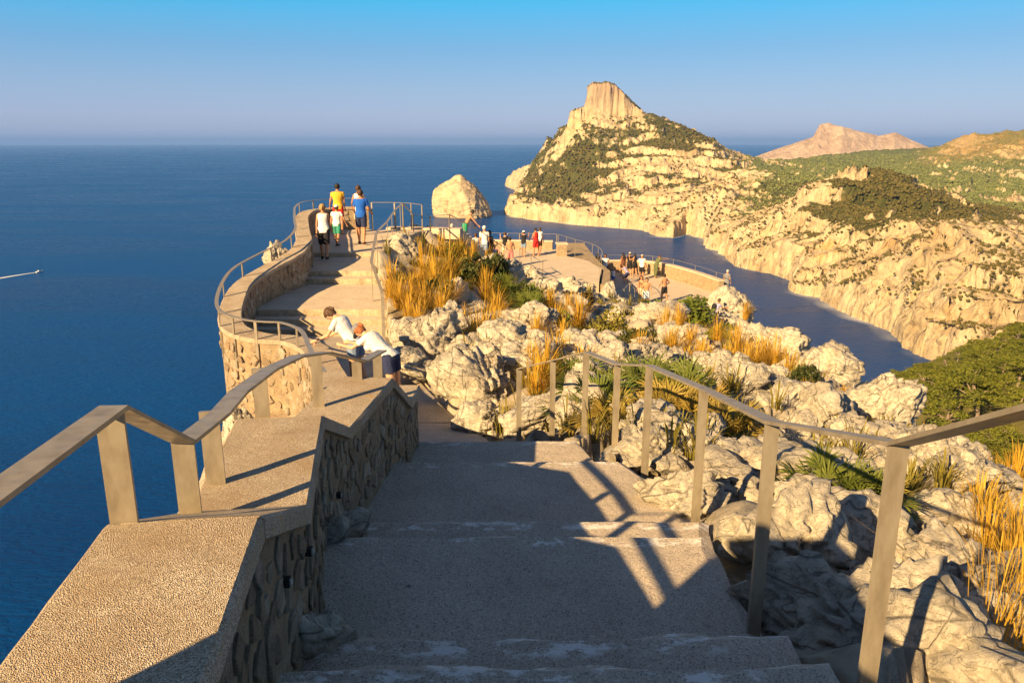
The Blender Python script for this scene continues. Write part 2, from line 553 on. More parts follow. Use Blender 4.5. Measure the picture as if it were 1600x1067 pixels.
SHORE_UV = [(783,334),(795,339),(850,346),(905,353),(940,355),(1000,360),(1020,370),(1050,372),(1070,366),(1097,373),(1099,384),(1125,398),(1150,415),(1168,421),
            (1200,428),(1230,438),(1240,458),(1270,466),(1300,483),(1330,498),(1370,508),(1388,530),(1420,548),(1460,570),(1520,597),(1600,632),(1780,690)]
SHORE = [PZ(u, v, SEA)[:2] for u, v in SHORE_UV]
TIP = [(-30.0, 3900.0), (-40.0, 3700.0), (-5.0, 3450.0), (40.0, 3250.0), (25.0, 3000.0), (5.0, 2700.0), (15, 2450), (-25.0, 2260.0)]
COAST = TIP + SHORE
LANDPOLY = COAST + [(1200, 300), (6000, 1500), (9000, 6000), (3000, 6500), (900, 4700), (300, 4200)]

CTRL = [(912,186,2470),(960,180,2520),(1000,184,2520),(1020,186,2510),(945,190,2640),
 (903,205,2400),(925,180,2440),(950,178,2450),(985,182,2460),(945,205,2380),(1000,200,2400),
 (890,196,2560),(870,206,2650),(850,222,2800),(830,238,3000),(812,250,3200),(803,262,3450),(799,275,3600),
 (890,245,2300),(905,290,2180),(880,290,2240),(850,308,2180),(920,312,2080),(870,262,2450),(840,270,2700),(825,285,2600),(820,300,2300),
 (800,318,2180),(850,328,2020),(940,336,1900),(1000,344,1800),(1060,350,1700),(1095,352,1600),
 (960,250,2250),(1000,250,2250),(1050,282,2050),(1100,300,1850),(1000,300,2000),(950,290,2080),(1060,203,2420),(1120,229,2330),(1120,270,2100),(1155,250,2200),(1170,310,1700),
 (1150,352,1500),(1200,335,1450),(1200,382,1260),(1240,288,1800),(1200,270,2050),
 (1330,265,1300),(1280,284,1300),(1250,306,1290),(1225,332,1300),(1380,283,1260),(1440,314,1210),(1500,345,1150),(1600,395,1000),(1720,440,900),
 (1300,330,1200),(1280,385,1110),(1340,350,1110),(1300,425,1040),(1390,345,1090),(1440,355,1010),(1230,400,1170),
 (1400,388,930),(1350,390,1000),(1330,432,940),(1480,352,840),(1440,368,865),(1415,400,850),(1540,362,840),(1600,398,800),(1500,400,775),(1420,450,805),(1500,450,725),
 (1450,515,725),(1550,500,690),(1600,470,705),(1600,540,650),(1750,480,650),(1750,560,580),
 (1200,257,3000),(1300,254,3000),(1400,250,3200),(1500,252,2800),(1600,246,2600),(1420,272,2300),(1500,300,2000),(1600,322,1800),(1460,290,2050),
 (1520,212,3000),(1560,213,3000),(1610,211,2900),(1485,228,3000),(1450,240,3150),(1540,238,2700),(1720,200,2900),(1600,270,2350),(1350,240,3500)]
cpts = []; cval = []
for u, v, y in CTRL:
    x, yy, z = PY(u, v, y)
    cpts.append((x, yy)); cval.append(z-SEA)
# points hidden behind the ridges
for x, y, alt in ((250,2800,190),(420,2850,170),(60,3900,10),(600,1650,75),(760,1600,70),(950,1500,60),(420,1650,120),(500,1900,80),(900,4400,10),(1500,4600,60),(2400,4400,120),(330,3300,20),(560,3600,8),(1100,1000,60),(700,2300,55)):
    cpts.append((x, y)); cval.append(alt)
cp = np.array(cpts)
rbf = RBF(uy(cp[:,0], cp[:,1]), cval)

def far_alt(x, y):
    Q = np.stack([x, y], 1)
    a = rbf(uy(x, y))
    inside = in_poly(Q, LANDPOLY)
    s = seg_dist(Q, COAST)
    s = np.where(inside, s, -s)
    rg = fbm(p3(x/170, y/170), 5, 3, 0.55, True)
    fn = fbm(p3(x/45, y/45), 4, 11, 0.55, True)
    gx = fbm(p3(x/420, y/420), 3, 21)
    amp = np.clip((y-500)/1500, 0.5, 1.0)
    a = a + 15*amp*rg + 11*fn + 10*gx - 3 + 5*fbm(p3(x/17, y/17), 3, 15, 0.6, True)
    # cliff bands
    tq = a/34.0 + 2.2*fbm(p3(x/190, y/190), 4, 27)
    fr = tq-np.floor(tq)
    st = np.clip((fr-0.5)/0.22+0.5, 0, 1)
    band = np.clip(0.5+1.6*fbm(p3(x/300, y/300), 2, 29), 0, 1)*np.clip((3000-y)/600, 0, 1)
    a = a + 34.0*(st-fr)*0.55*band
    # the summit block with its sheer sides
    u = 800+x/y*1200*1.05
    bt = np.interp(u, [884, 891, 913, 918, 925, 952, 962, 985, 1006, 1045, 1060], [206, 176, 168, 136, 131, 130, 137, 158, 178, 193, 206])
    vv = (533.5-bt)/FPX
    btop = y*(-SP+vv*CP)/(CP+vv*SP)-SEA
    ed = np.minimum(np.minimum((u-884)*2.0, (1062-u)*2.0), np.minimum(y-2445, 2590-y)) + 9*rg + 8*fn
    a = np.where((u > 882) & (u < 1064) & (np.abs(y-2520) < 120), np.maximum(a, np.minimum(btop+9*fn+4*rg-4, a+5.5*np.clip(ed, 0, None))), a)
    s2 = s + 14*fbm(p3(x/60, y/60), 4, 31)
    cl = 5 + 26*(1-np.exp(-np.clip(s2, 0, None)/9)) + 1.55*np.clip(s2, 0, None)
    a = np.where(s2 > 0, np.minimum(np.maximum(a, 7), cl), -25)
    return a, s2

def make_land():
    us = np.linspace(-45, 960, 640)
    ys = np.concatenate([np.geomspace(560, 1400, 380), np.geomspace(1404, 2750, 240), np.geomspace(2765, 4500, 60)])
    U, Y = np.meshgrid(us, ys)
    X = U/1200*Y
    x = X.ravel(); y = Y.ravel()
    a, s = far_alt(x, y)
    Z = (a+SEA).reshape(X.shape)
    F = grid_faces(*X.shape)
    keep = (a.reshape(-1)[F] > -24).any(1)
    F = F[keep]
    V = np.stack([x, y, Z.ravel()], 1)
    # crags: push the steep rock in and out sideways
    gy0, gx0 = np.gradient(Z)
    sl0 = np.hypot(gx0/np.gradient(X, axis=1), gy0/np.gradient(Y, axis=0)).ravel()
    wgt = np.clip((sl0-0.35)/0.8, 0, 1)*(a > 2)
    q = V/np.array([24.0, 24.0, 17.0])
    V[:, 0] += wgt*(7.0*fbm(q, 3, 141, 0.6, True)+1.5)
    V[:, 1] += wgt*(7.0*fbm(q+31.7, 3, 151, 0.6, True)+1.5)
    me = mesh_np('headland', V, F, M_LAND, True)
    gy, gx_ = np.gradient(Z)
    dx = np.gradient(X, axis=1); dyy = np.gradient(Y, axis=0)
    sl = np.hypot(gx_/dx, gy/dyy).ravel()
    u = 800 + x/y*1200*1.04
    v_n = fbm(p3(x/120, y/120), 4, 41)
    veg = 0.42 + 0.35*v_n - 0.35*np.clip(sl-0.55, -0.5, 1.2)
    def blob(cx, cy, rx, ry, k):
        return k*np.exp(-(((x-cx)/rx)**2+((y-cy)/ry)**2))
    fx = PY(880, 290, 2230); veg += blob(fx[0], fx[1], 130, 170, 0.75)
    fx = PY(850, 270, 2600); veg += blob(fx[0], fx[1], 90, 260, 0.5)
    veg += np.where((y > 1120) & (u > 1310) & (y < 1440), 0.26, 0)              # crest of the pine hill
    fx = PY(1420, 330, 1150); veg += blob(fx[0], fx[1], 170, 130, 0.42)
    veg += np.where(y > 1500, np.clip((u-1150)/80, 0, 1)*0.38, 0)                # valley and its slopes
    fx = PY(1060, 235, 2350); veg += blob(fx[0], fx[1], 190, 130, 0.45)
    veg -= np.where((y > 950) & (y < 1500) & (u > 1150) & (u < 1325), 0.22, 0)
    veg -= np.clip((45-s)/45, 0, 1)*0.55                                         # bare sea cliffs
    veg -= np.where((y < 1150), np.clip((1000-y)/250, 0, 1)*0.18, 0)
    gr = np.clip((y-2450)/250, 0, 1)*np.clip((u-1430)/70, 0, 1)*0.8
    veg -= gr*0.35
    set_attr(me, 'veg', veg); set_attr(me, 'grass', gr); set_attr(me, 'wet', np.clip((4.5-a)/4.5, 0, 1)*(a > -24))
    o = link('headland', me); tag(o, kind='structure')
    # scrub and far pines: one mass
    rs = np.random.RandomState(5)
    NB = 95000
    uu = rs.uniform(-20, 880, NB)
    yy = np.exp(rs.uniform(math.log(600), math.log(3300), NB))
    xx = uu/1200*yy
    ci = np.clip(np.searchsorted(us, uu), 1, len(us)-1)
    ri = np.clip(np.searchsorted(ys, yy), 1, len(ys)-1)
    tu = (uu-us[ci-1])/(us[ci]-us[ci-1]); ty = (yy-ys[ri-1])/(ys[ri]-ys[ri-1])
    def samp(G):
        return (G[ri-1, ci-1]*(1-tu)+G[ri-1, ci]*tu)*(1-ty)+(G[ri, ci-1]*(1-tu)+G[ri, ci]*tu)*ty
    VG = veg.reshape(X.shape); AG = a.reshape(X.shape); SG = sl.reshape(X.shape)
    vv = samp(VG); aa = samp(AG); ss = samp(SG)
    clump = fbm(p3(xx/38, yy/38), 3, 51)
    pr = np.clip(np.maximum((vv-0.30)*1.9 + clump*0.8, 0.30+1.25*clump), 0, 1)
    ok = (rs.uniform(0, 1, NB) < pr) & (aa > 12) & (ss < 2.6)
    xx, yy, aa, vv = xx[ok], yy[ok], aa[ok], vv[ok]
    n = len(xx)
    ico = bmesh.new(); bmesh.ops.create_icosphere(ico, subdivisions=1, radius=1.0)
    iv = np.array([v.co[:] for v in ico.verts]); iF = np.array([[v.index for v in f.verts] for f in ico.faces]); ico.free()
    nv = len(iv)
    size = rs.uniform(0.9, 2.3, n)*(1+0.8*np.clip(vv-0.4, 0, 1))*np.clip(yy/1500, 0.75, 1.25)
    size = np.where((yy > 1480) & (xx/yy > 0.30), size*0.72, size)
    jit = 1+0.35*rs.uniform(-1, 1, (n, nv, 1))
    V = iv[None]*jit*size[:, None, None]*np.array([1.15, 1.15, 0.95])
    V += np.stack([xx, yy, aa+SEA+size*0.45], 1)[:, None, :]
    F = (iF[None] + (np.arange(n)*nv)[:, None, None]).reshape(-1, 3)
    ux = 800+xx/yy*1200*1.04
    val = (yy > 1480) & (ux > 1165+0.10*(yy-1500)*0)
    for sel, nm_, mt, lab in ((~val, 'hillside_scrub', M_SCRUB, 'dark olive scrub and pines scattered over the headland and cliff slopes'), (val, 'valley_wood', M_VALLEY, 'light green pine wood filling the valley behind the cliffs')):
        Vs = V[sel].reshape(-1, 3); k = int(sel.sum())
        Fs = (iF[None] + (np.arange(k)*nv)[:, None, None]).reshape(-1, 3)
        o = link(nm_, mesh_np(nm_, Vs, Fs, mt)); tag(o, lab, 'scrub', kind='stuff')
    return n

M_SCRUB = m_leaf('far_scrub', (0.062, 0.064, 0.014), (0.150, 0.115, 0.026), 0)
M_VALLEY = m_leaf('valley_green', (0.13, 0.16, 0.045), (0.22, 0.235, 0.075), 0)
make_land()

def m_farrock():
    t = NT('far_headland_rock'); p = t.pos()
    c = t.ramp(t.noise(p, 0.006, 8, 0.65, 0.4), [(0.3, (0.40, 0.29, 0.21)), (0.5, (0.54, 0.41, 0.30)), (0.65, (0.60, 0.48, 0.36)), (0.8, (0.24, 0.19, 0.11))])
    return t.out(c, 0.95, t.bump(t.noise(p, 0.02, 9, 0.75, 0.6), 1.0, 40.0), 0, 0.1)
M_FARROCK = m_farrock()
def make_far_headland():
    sk = [(1150,252),(1185,243),(1215,232),(1250,220),(1268,214),(1277,194),(1290,191),(1300,195),(1312,197),(1340,205),(1370,212),(1395,207),(1420,217),(1450,230),(1480,236),(1540,245)]
    us = np.linspace(1150, 1540, 260); ys = np.linspace(5600, 6700, 90)
    U, Y = np.meshgrid(us, ys); X = (U-800)/1200*Y/1.03
    vs = np.interp(us, [a for a, b in sk], [b for a, b in sk])
    top = np.array([PY(u, v, 6000)[2]-SEA for u, v in zip(us, vs)])
    x = X.ravel(); y = Y.ravel()
    yr = 6000 + 60*fbm(p3(us/30, us*0), 3, 5)
    d = (Y - yr[None])
    prof = np.where(d < 0, np.clip(1+d/330, 0, 1)**0.75, np.clip(1-d/600, 0, 1))
    a = top[None]*prof
    a = a + (18*fbm(p3(x/160, y/160), 5, 61, 0.55, True)).reshape(X.shape)*(prof > 0.05)*np.clip(1-np.abs(d)/60, 0.0, 1.0)*0.25 + (26*fbm(p3(x/160, y/160), 5, 61, 0.55, True)).reshape(X.shape)*np.clip(np.abs(d)/80, 0, 1)*(prof > 0.02)
    V = np.stack([x, y, (a+SEA-3).ravel()], 1)
    me = mesh_np('far_headland', V, grid_faces(*X.shape), M_FARROCK, True)
    set_attr(me, 'veg', 0.12 + 0.2*fbm(p3(x/200, y/200), 3, 71)); set_attr(me, 'grass', np.zeros(len(V))); set_attr(me, 'wet', np.zeros(len(V)))
    tag(link('far_headland', me), kind='structure')
make_far_headland()

# ------------------------------------------------------------------ islet
def make_islet():
    sk_l = [(0, -38), (0.2, -40), (0.45, -41), (0.62, -39.5), (0.7, -36), (0.8, -27), (0.9, -15), (0.97, -9), (1.0, -6)]
    sk_r = [(0, 42), (0.15, 40.5), (0.35, 36), (0.55, 29), (0.7, 21), (0.82, 13), (0.93, 4), (1.0, 0)]
    px = 2200/1200*1.02
    H = 112.0
    cx, cy, _ = PZ(721, 339, SEA)
    na, nh = 120, 70
    V = []
    for j in range(nh+1):
        h = j/nh
        l = np.interp(h, [a for a, b in sk_l], [b for a, b in sk_l])*px
        r = np.interp(h, [a for a, b in sk_r], [b for a, b in sk_r])*px
        mx, hw = (l+r)/2, (r-l)/2
        hd = hw*0.85
        for k in range(na):
            a = 2*math.pi*k/na
            ca, sa = math.cos(a), math.sin(a)
            e = 0.72
            sx = math.copysign(abs(ca)**e, ca); sy = math.copysign(abs(sa)**e, sa)
            # a sharp buttress towards the viewer splits the lit face from the shaded one
            ang = abs((a - 1.58*math.pi + math.pi) % (2*math.pi) - math.pi)
            ridge = 1+0.45*max(0, 1-ang/0.8)
            V.append((cx+mx+hw*sx*(1+0.0*ridge), cy+hd*sy*ridge+25, SEA-6+h*(H+6)))
    V = np.array(V)
    p = V/30.0
    d = 9.0*fbm(p*np.array([1, 1, 0.35]), 5, 81, 0.6, True)+4*fbm(p*4, 4, 91, 0.6, True)
    c = np.array([cx, cy+25, 0]); n = V-c; n[:, 2] = 0
    n /= np.maximum(np.linalg.norm(n, axis=1, keepdims=True), 1e-6)
    hh = np.clip((V[:, 2]-SEA)/H, 0, 1)
    V = V+n*(d*(1-0.6*hh))[:, None]
    V[:, 2] += 3.5*fbm(p*2.2, 4, 95)*(hh > 0.1)
    F = [tuple(j*na+k for k in (0,)) for j in ()]
    for j in range(nh):
        for k in range(na):
            F.append((j*na+k, j*na+(k+1) % na, (j+1)*na+(k+1) % na, (j+1)*na+k))
    F.append(tuple(nh*na+k for k in range(na)))
    me = mesh_np('sea_stack', V, F, M_LAND, True)
    set_attr(me, 'veg', np.full(len(V), 0.05)); set_attr(me, 'grass', np.zeros(len(V)))
    set_attr(me, 'wet', np.clip((5-(V[:, 2]-SEA))/5, 0, 1))
    tag(link('rock_islet', me), 'pale rock islet rising alone from the sea off the headland', 'islet')
make_islet()

# ------------------------------------------------------------------ motor boat and its wake
M_WHITE = m_plain('white_paint', (0.80, 0.79, 0.76), 0.4)
M_DARKGLASS = m_plain('dark_glass', (0.03, 0.035, 0.04), 0.15, 0.5)
def make_boat():
    bx, by, _ = PZ(62, 425, SEA)
    t = empty('motor_boat', (bx, by, SEA), 0)
    d = Vector((PZ(62, 425, SEA)[0]-PZ(-40, 441, SEA)[0], PZ(62, 425, SEA)[1]-PZ(-40, 441, SEA)[1], 0)).normalized()
    t.rotation_euler = (0, 0, math.atan2(d.y, d.x))
    L, W = 11.0, 3.4
    secs = [(-1.0, 1.0, 1.3), (-0.4, 1.0, 1.35), (0.2, 0.95, 1.5), (0.6, 0.7, 1.75), (0.85, 0.36, 2.0), (1.0, 0.04, 2.15)]
    V = []; F = []
    for s, w, h in secs:
        x = s*L/2
        V += [(x, -W/2*w, h), (x, -W/2*w*0.85, 0.3), (x, 0, -0.4), (x, W/2*w*0.85, 0.3), (x, W/2*w, h)]
    for i in range(len(secs)-1):
        for k in range(4):
            F.append((i*5+k, (i+1)*5+k, (i+1)*5+k+1, i*5+k+1))
        F.append((i*5+4, (i+1)*5+4, (i+1)*5, i*5))
    F.append((0, 1, 2, 3, 4))
    link('hull', mesh_np('hull', V, F, M_WHITE), t)
    m = MB(); m.prism([(-2.2, -1.15), (1.0, -1.0), (2.2, -0.5), (2.2, 0.5), (1.0, 1.0), (-2.2, 1.15)], 1.35, 2.7); m.build('cabin', M_WHITE, t)
    m = MB(); m.prism([(0.9, -0.98), (2.0, -0.52), (2.0, 0.52), (0.9, 0.98), (-1.8, 1.1), (-1.8, -1.1)], 2.71, 3.25); m.build('windscreen', M_DARKGLASS, t)
    tag(t, 'small white motor boat speeding across the open sea', 'boat')
    tw = NT('foam')
    n = tw.noise(tw.pos((0.25, 0.25, 0.25)), 1.0, 6, 0.7)
    tw.out((0.88, 0.90, 0.92), 0.7)
    tp = tw.new('BsdfTransparent'); ms = tw.new('MixShader')
    f = tw.math('MULTIPLY', tw.ramp(n, [(0.25, 0.7), (0.5, 1.0)]), tw.attr('foam'))
    tw.l.new(f, ms.inputs[0]); tw.l.new(tp.outputs[0], ms.inputs[1]); tw.l.new(tw.b.outputs[0], ms.inputs[2])
    tw.l.new(ms.outputs[0], tw.n['Material Output'].inputs[0])
    # surf where the swell meets the cliffs
    rs2 = random.Random(3); line = SHORE[:-1]; P = []
    for p, q in zip(line[:-1], line[1:]):
        L = math.hypot(q[0]-p[0], q[1]-p[1]); k = max(1, int(L/12))
        P += [(p[0]+(q[0]-p[0])*i/k, p[1]+(q[1]-p[1])*i/k) for i in range(k)]
    V = []; F = []; at = []
    for i, p in enumerate(P):
        q = P[min(i+1, len(P)-1)]; r = P[max(i-1, 0)]; dx, dy = q[0]-r[0], q[1]-r[1]; L = max(math.hypot(dx, dy), 1e-6)
        nx, ny = dy/L, -dx/L
        sh = 3.0*float(mnoise.noise(Vector((p[0]/40, p[1]/40, 0))))
        k = max(0.0, 0.22+0.9*float(mnoise.noise(Vector((p[0]/55, p[1]/55, 5)))))
        for o_, a_ in ((13+sh, 0.0), (6+sh, 0.35*k), (-3, 0.75*k), (-16, 0.5*k)):
            V.append((p[0]+nx*o_, p[1]+ny*o_, SEA+0.25)); at.append(a_)
    for i in range(len(P)-1):
        for k in range(3): F.append((i*4+k, i*4+k+1, (i+1)*4+k+1, (i+1)*4+k))
    me = mesh_np('shore_surf', V, F, tw.m); set_attr(me, 'foam', at)
    tag(link('shore_surf', me), 'thin white surf along the foot of the bay cliffs', 'surf', kind='stuff')
    A = Vector((bx, by, SEA+0.15)); N = 40; V = []; F = []; at = []
    s = Vector((-d.y, d.x, 0))
    for i in range(N+1):
        q = A - d*(2+i*6.0) + s*(1.2*math.sin(i*0.35))
        w = 1.6+2.6*min(1, i/9)+0.05*i
        for k, a in ((-1, 0.0), (-0.6, 1.0), (0, 0.75), (0.6, 1.0), (1, 0.0)):
            V.append(tuple(q+s*(k*w))); at.append(a*max(0.0, 1-(i/N)**2*0.7))
    for i in range(N):
        for k in range(4):
            F.append((i*5+k, i*5+k+1, (i+1)*5+k+1, (i+1)*5+k))
    me = mesh_np('boat_wake', V, F, tw.m); set_attr(me, 'foam', at)
    tag(link('boat_wake', me), 'long white foam wake trailing behind the motor boat', 'wake', kind='stuff')
make_boat()
# ------------------------------------------------------------------ layout of the walkway (plan, metres)
# inner top edge of the sea wall: x, y, coping height
NEAR_W = [(0.25,-5.0,0.60),(-0.05,-3.2,0.30),(-0.22,-2.3,-0.10),(-0.33,-1.5,-0.14),(-0.38,-1.0,-0.42),(-0.45,-0.2,-0.46),(-0.50,0.25,-0.74),
          (-0.55,0.75,-1.03),(-0.754,2.03,-1.05),(-0.78,2.60,-1.30),(-0.99,3.70,-1.35),(-1.03,4.50,-1.72),(-0.93,5.60,-1.74),(-0.865,6.10,-2.09),(-0.85,6.54,-2.10)]
FAR_W = [(-0.85,6.54,-2.10),(-1.05,7.05,-2.45),(-1.45,7.9,-2.78),(-1.9,8.9,-2.92),(-2.4,10.3,-3.05),(-3.0,12.0,-3.2),(-3.7,13.0,-3.28),(-4.4,13.3,-3.3),(-5.02,13.95,-3.28),
         (-5.5,15.3,-3.2),(-5.8,16.9,-3.05),(-5.75,18.5,-2.95),(-5.5,20.0,-2.80),(-5.6,21.4,-2.65),(-6.05,23.0,-2.58),(-6.6,25.0,-2.5),(-7.1,27.0,-2.48),(-7.25,28.6,-2.45),(-6.7,29.8,-2.45),(-5.6,30.3,-2.45)]
FAR_S = catmull(FAR_W, 5)
WALL_LINE = NEAR_W[:-1] + FAR_S
WT = 0.38

def offset_line(line, d):
    """shift a polyline sideways (to its left when walking forward for d > 0)"""
    P = np.array([p[:2] for p in line], float); out = []
    for i in range(len(P)):
        t = P[min(i+1, len(P)-1)]-P[max(i-1, 0)]
        t /= np.linalg.norm(t)
        out.append((P[i][0]-t[1]*d, P[i][1]+t[0]*d))
    return out

def floor_z(y):
    return float(np.interp(y, [-6,-3,-1.5,0.8,0.81,2.24,2.25,2.65,2.66,3.77,3.78,4.32,4.33,5.69,5.70,6.6,6.61,7.0,7.01,7.4,7.41,10.0,16.3,16.31,17.0,17.01,20.3,20.31,20.8,20.81,23.4,23.41,31],
        [0.1,-0.4,-1.0,-1.5,-1.69,-1.69,-1.87,-1.87,-2.05,-2.05,-2.25,-2.25,-2.45,-2.45,-2.65,-2.65,-2.85,-2.85,-3.05,-3.05,-3.28,-3.75,-4.1,-3.96,-3.82,-3.68,-3.68,-3.54,-3.54,-3.40,-3.40,-3.27,-3.27]))

# right-hand edge of the walkway
R_EDGE = [(1.25,-5),(1.15,-2),(1.10,0.8),(1.08,2.24),(1.09,2.65),(1.05,3.6),(1.22,4.3),(1.32,4.75),(0.86,5.7),(0.62,6.6),(0.45,7.0),(0.2,7.6),(-0.42,9.2),(-1.0,10.8),(-1.65,12.7),(-2.3,14.6),(-2.72,16.3),(-2.85,17.0),(-3.1,19),(-3.7,20.8),(-4.0,22.5),(-4.1,24.5),(-3.95,27),(-3.4,29.8)]

def x_left(y):
    W = [(p[0], p[1]) for p in WALL_LINE]
    ys = np.array([p[1] for p in W]); xs = np.array([p[0] for p in W])
    k = np.argsort(ys, kind='stable')
    return float(np.interp(y, ys[k], xs[k]))
def x_right(y):
    return float(np.interp(y, [p[1] for p in R_EDGE], [p[0] for p in R_EDGE]))

# platforms
PLAT1 = [(-2.2,52.3),(3.0,51.6),(3.4,48.6),(4.6,46.6),(5.1,43.5),(4.5,39.2),(2.6,38.6),(0.6,39.6),(-1.2,41.2),(-2.6,45.5)]
PLAT2 = [(5.3,56.6),(9.4,56.6),(10.9,55.2),(13.2,48.3),(12.6,45.6),(10.6,43.4),(8.2,41.8),(7.0,41.6),(6.3,42.6),(5.3,46.0)]
Z1, Z2 = -7.0, -9.4
ST_A, ST_B = Vector((-3.5, 30.2, -3.27)), Vector((-1.5, 41.6, -7.0))     # stair to the upper platform

# ------------------------------------------------------------------ near hillside
HC = []
for y in (-5, -2, 0.8, 2.2, 3.2, 4.2, 5.0, 5.7, 6.6, 7.4, 9, 11, 13, 15, 17, 19, 21, 23, 25, 27, 29.5):
    HC.append((x_right(y)+0.25, y, floor_z(y)-0.16))
    HC.append((x_left(y)-0.2, y, floor_z(y)-0.4))
def hp(u, v, y, dz=0.0):
    p = PY(u, v, y); HC.append((p[0], p[1], p[2]+dz))
for a in [(1390,900,3.5),(1300,860,3.9),(1500,745,7.2),(1570,900,4.6),(1600,1000,3.4),(1440,672,10.5),(1350,640,11),(1250,560,19),(1200,520,24),(1165,500,37),(1130,505,38),
          (1000,610,10.5),(800,610,10.2),(700,500,18.5),(640,430,23.5),(900,480,25.5),(1000,520,24),(780,440,29),(850,450,35),(1100,535,23),(1050,570,16),(1150,600,14),(900,560,14.5),
          (760,560,13),(680,540,14.5),(950,545,18),(1250,640,11),(1100,670,8.5),(1000,680,7.6),(1150,760,5.6),(1300,720,7.4),(1400,760,6.4),(1200,850,4.1),(940,640,9.4),(860,640,9.6),(1060,500,33),(660,395,28.5),(740,420,31),(820,445,34),
          (1300,600,15),(1380,620,13.5),(1450,720,8.2),(1540,770,6.6)]:
    hp(*a, dz=-0.25)
HC += [(9.5,10.5,-8.0),(12,14,-11),(11.5,20,-9.5),(15,26,-14),(16,33,-15),(18,42,-18),(17,52,-26),(8,6.5,-5.6),(7,3,-4.6),(5,0,-3),(9,-3,-5),(16,6,-12),(22,12,-18),(30,25,-24),(30,45,-27),
       (-2,30.5,-4.1),(-0.5,36,-6.0),(2.5,37,-7.3),(5,38,-8.6),(7,39.5,-9.7),(11,41.5,-10.2),(13.8,46,-11.5),(1,54,-12),(8,59,-16),(14,58,-24),(-4,53,-14),(-6,44,-16),(-6,36,-9),(-8.2,31,-8),
       (54,75,-35),(64,118,-41),(86,140,-47),(124,180,-51),(150,220,-58),(40,60,-31),(28,80,-48),(36,110,-62),(45,140,-75),(60,180,-90),(20,65,-45),(10,80,-80),(90,230,-100),(130,110,-30),(150,60,-15),(90,50,-18),(60,20,-14),(120,10,-6),(110,230,-85),(160,270,-75)]
hrbf = RBF([(a, b) for a, b, c in HC], [c for a, b, c in HC], 1e-3)
OUTER = [(p[0], p[1]) for p in WALL_LINE] + [(-4.6,31.0),(-4.2,36),(-4.4,44),(-3.6,53.5),(3,55.5),(6,59),(10,60),(25,95),(40,170),(70,300)]
OUT_POLY = OUTER + [(400, 300), (400, -40), (0.6, -40)]
FLOOR_POLYS = [(PLAT1, Z1), (PLAT2, Z2)]
def walk_poly(ya, yb, n=24, pad=0.0):
    ys = np.linspace(ya, yb, n)
    return [(x_left(y)-pad, y) for y in ys] + [(x_right(y)+pad, y) for y in ys[::-1]]
st_dir = (ST_B-ST_A); st_dir.z = 0; st_len = st_dir.length; st_dir.normalize(); st_n = Vector((-st_dir.y, st_dir.x, 0))

def hill_z(x, y, fine=True):
    x = np.asarray(x, float); y = np.asarray(y, float)
    Q = np.stack([x, y], 1)
    z = hrbf(Q)
    r = np.hypot(x, y)
    amp = np.clip(r/14, 0.35, 1.0)
    z = z + amp*(0.30*fbm(p3(x/2.6, y/2.6), 4, 101, 0.55, True)) + 0.10*fbm(p3(x/0.7, y/0.7), 3, 111, 0.55, True)
    # tilted limestone beds break the ground into ledges
    wz = 0.55*fbm(p3(x/1.9, y/1.9), 3, 131)
    bed = (0.62*x-0.35*y+1.1*z)/(0.62+0.02*r)+wz*1.6
    fr = bed-np.floor(bed)
    z = z + np.clip((r-2.0)/2, 0, 1)*np.clip(1.4-r/60, 0, 1)*(0.30+0.008*r)*(np.clip(fr*1.15, 0, 1)-0.5)
    z = z + np.clip((r-60)/60, 0, 1)*3.0*fbm(p3(x/25, y/25), 3, 115)
    ins = in_poly(Q, OUT_POLY)
    d = seg_dist(Q, OUTER)
    wb = z
    cl = np.clip(d-0.15, 0, None)
    steep = 2.1+0.9*fbm(p3(x/6, y/6), 3, 121)
    ledge = 0.9*fbm(p3(x/2.2, y/2.2, cl/2), 4, 125, 0.6, True)
    zo = np.minimum(z, np.interp(np.clip(y, -6, 31), [-6, 0, 6, 10, 14, 20, 31], [-2.5, -3.6, -4.2, -4.7, -4.9, -4.6, -4.6])) - 0.25 - steep*cl + ledge*np.clip(cl*2, 0, 1)
    z = np.where(ins, z, np.maximum(zo, SEA-4))
    # the slope dives into the sea beyond the platforms
    far = np.clip((y-62-0.2*np.abs(x))/40, 0, None)
    sea_side = np.clip(1-(x-15-0.35*(y-60))/30, 0, 1)
    z = z - far*60*sea_side*(y > 60)
    # keep the ground below the paving
    wp = walk_poly(-5, 29.8, 60, 0.02)
    inside = in_poly(Q, wp)
    fz = np.array([floor_z(t) for t in np.clip(y[inside], -6, 31)]) if inside.any() else np.zeros(0)
    z[inside] = np.minimum(z[inside], fz-0.12)
    for poly, zz in FLOOR_POLYS:
        k = in_poly(Q, poly); dd = seg_dist(Q, poly+[poly[0]])
        z = np.where(k | (dd < 0.3), np.minimum(z, zz-0.15), z)
    rel = Q-np.array([ST_A.x, ST_A.y]); t = rel@np.array([st_dir.x, st_dir.y]); s = rel@np.array([st_n.x, st_n.y])
    k = (t > -0.3) & (t < st_len+0.5) & (np.abs(s) < 1.6)
    z = np.where(k, np.minimum(z, ST_A.z+(ST_B.z-ST_A.z)*np.clip(t/st_len, 0, 1)-0.45), z)
    return np.maximum(z, SEA-4)

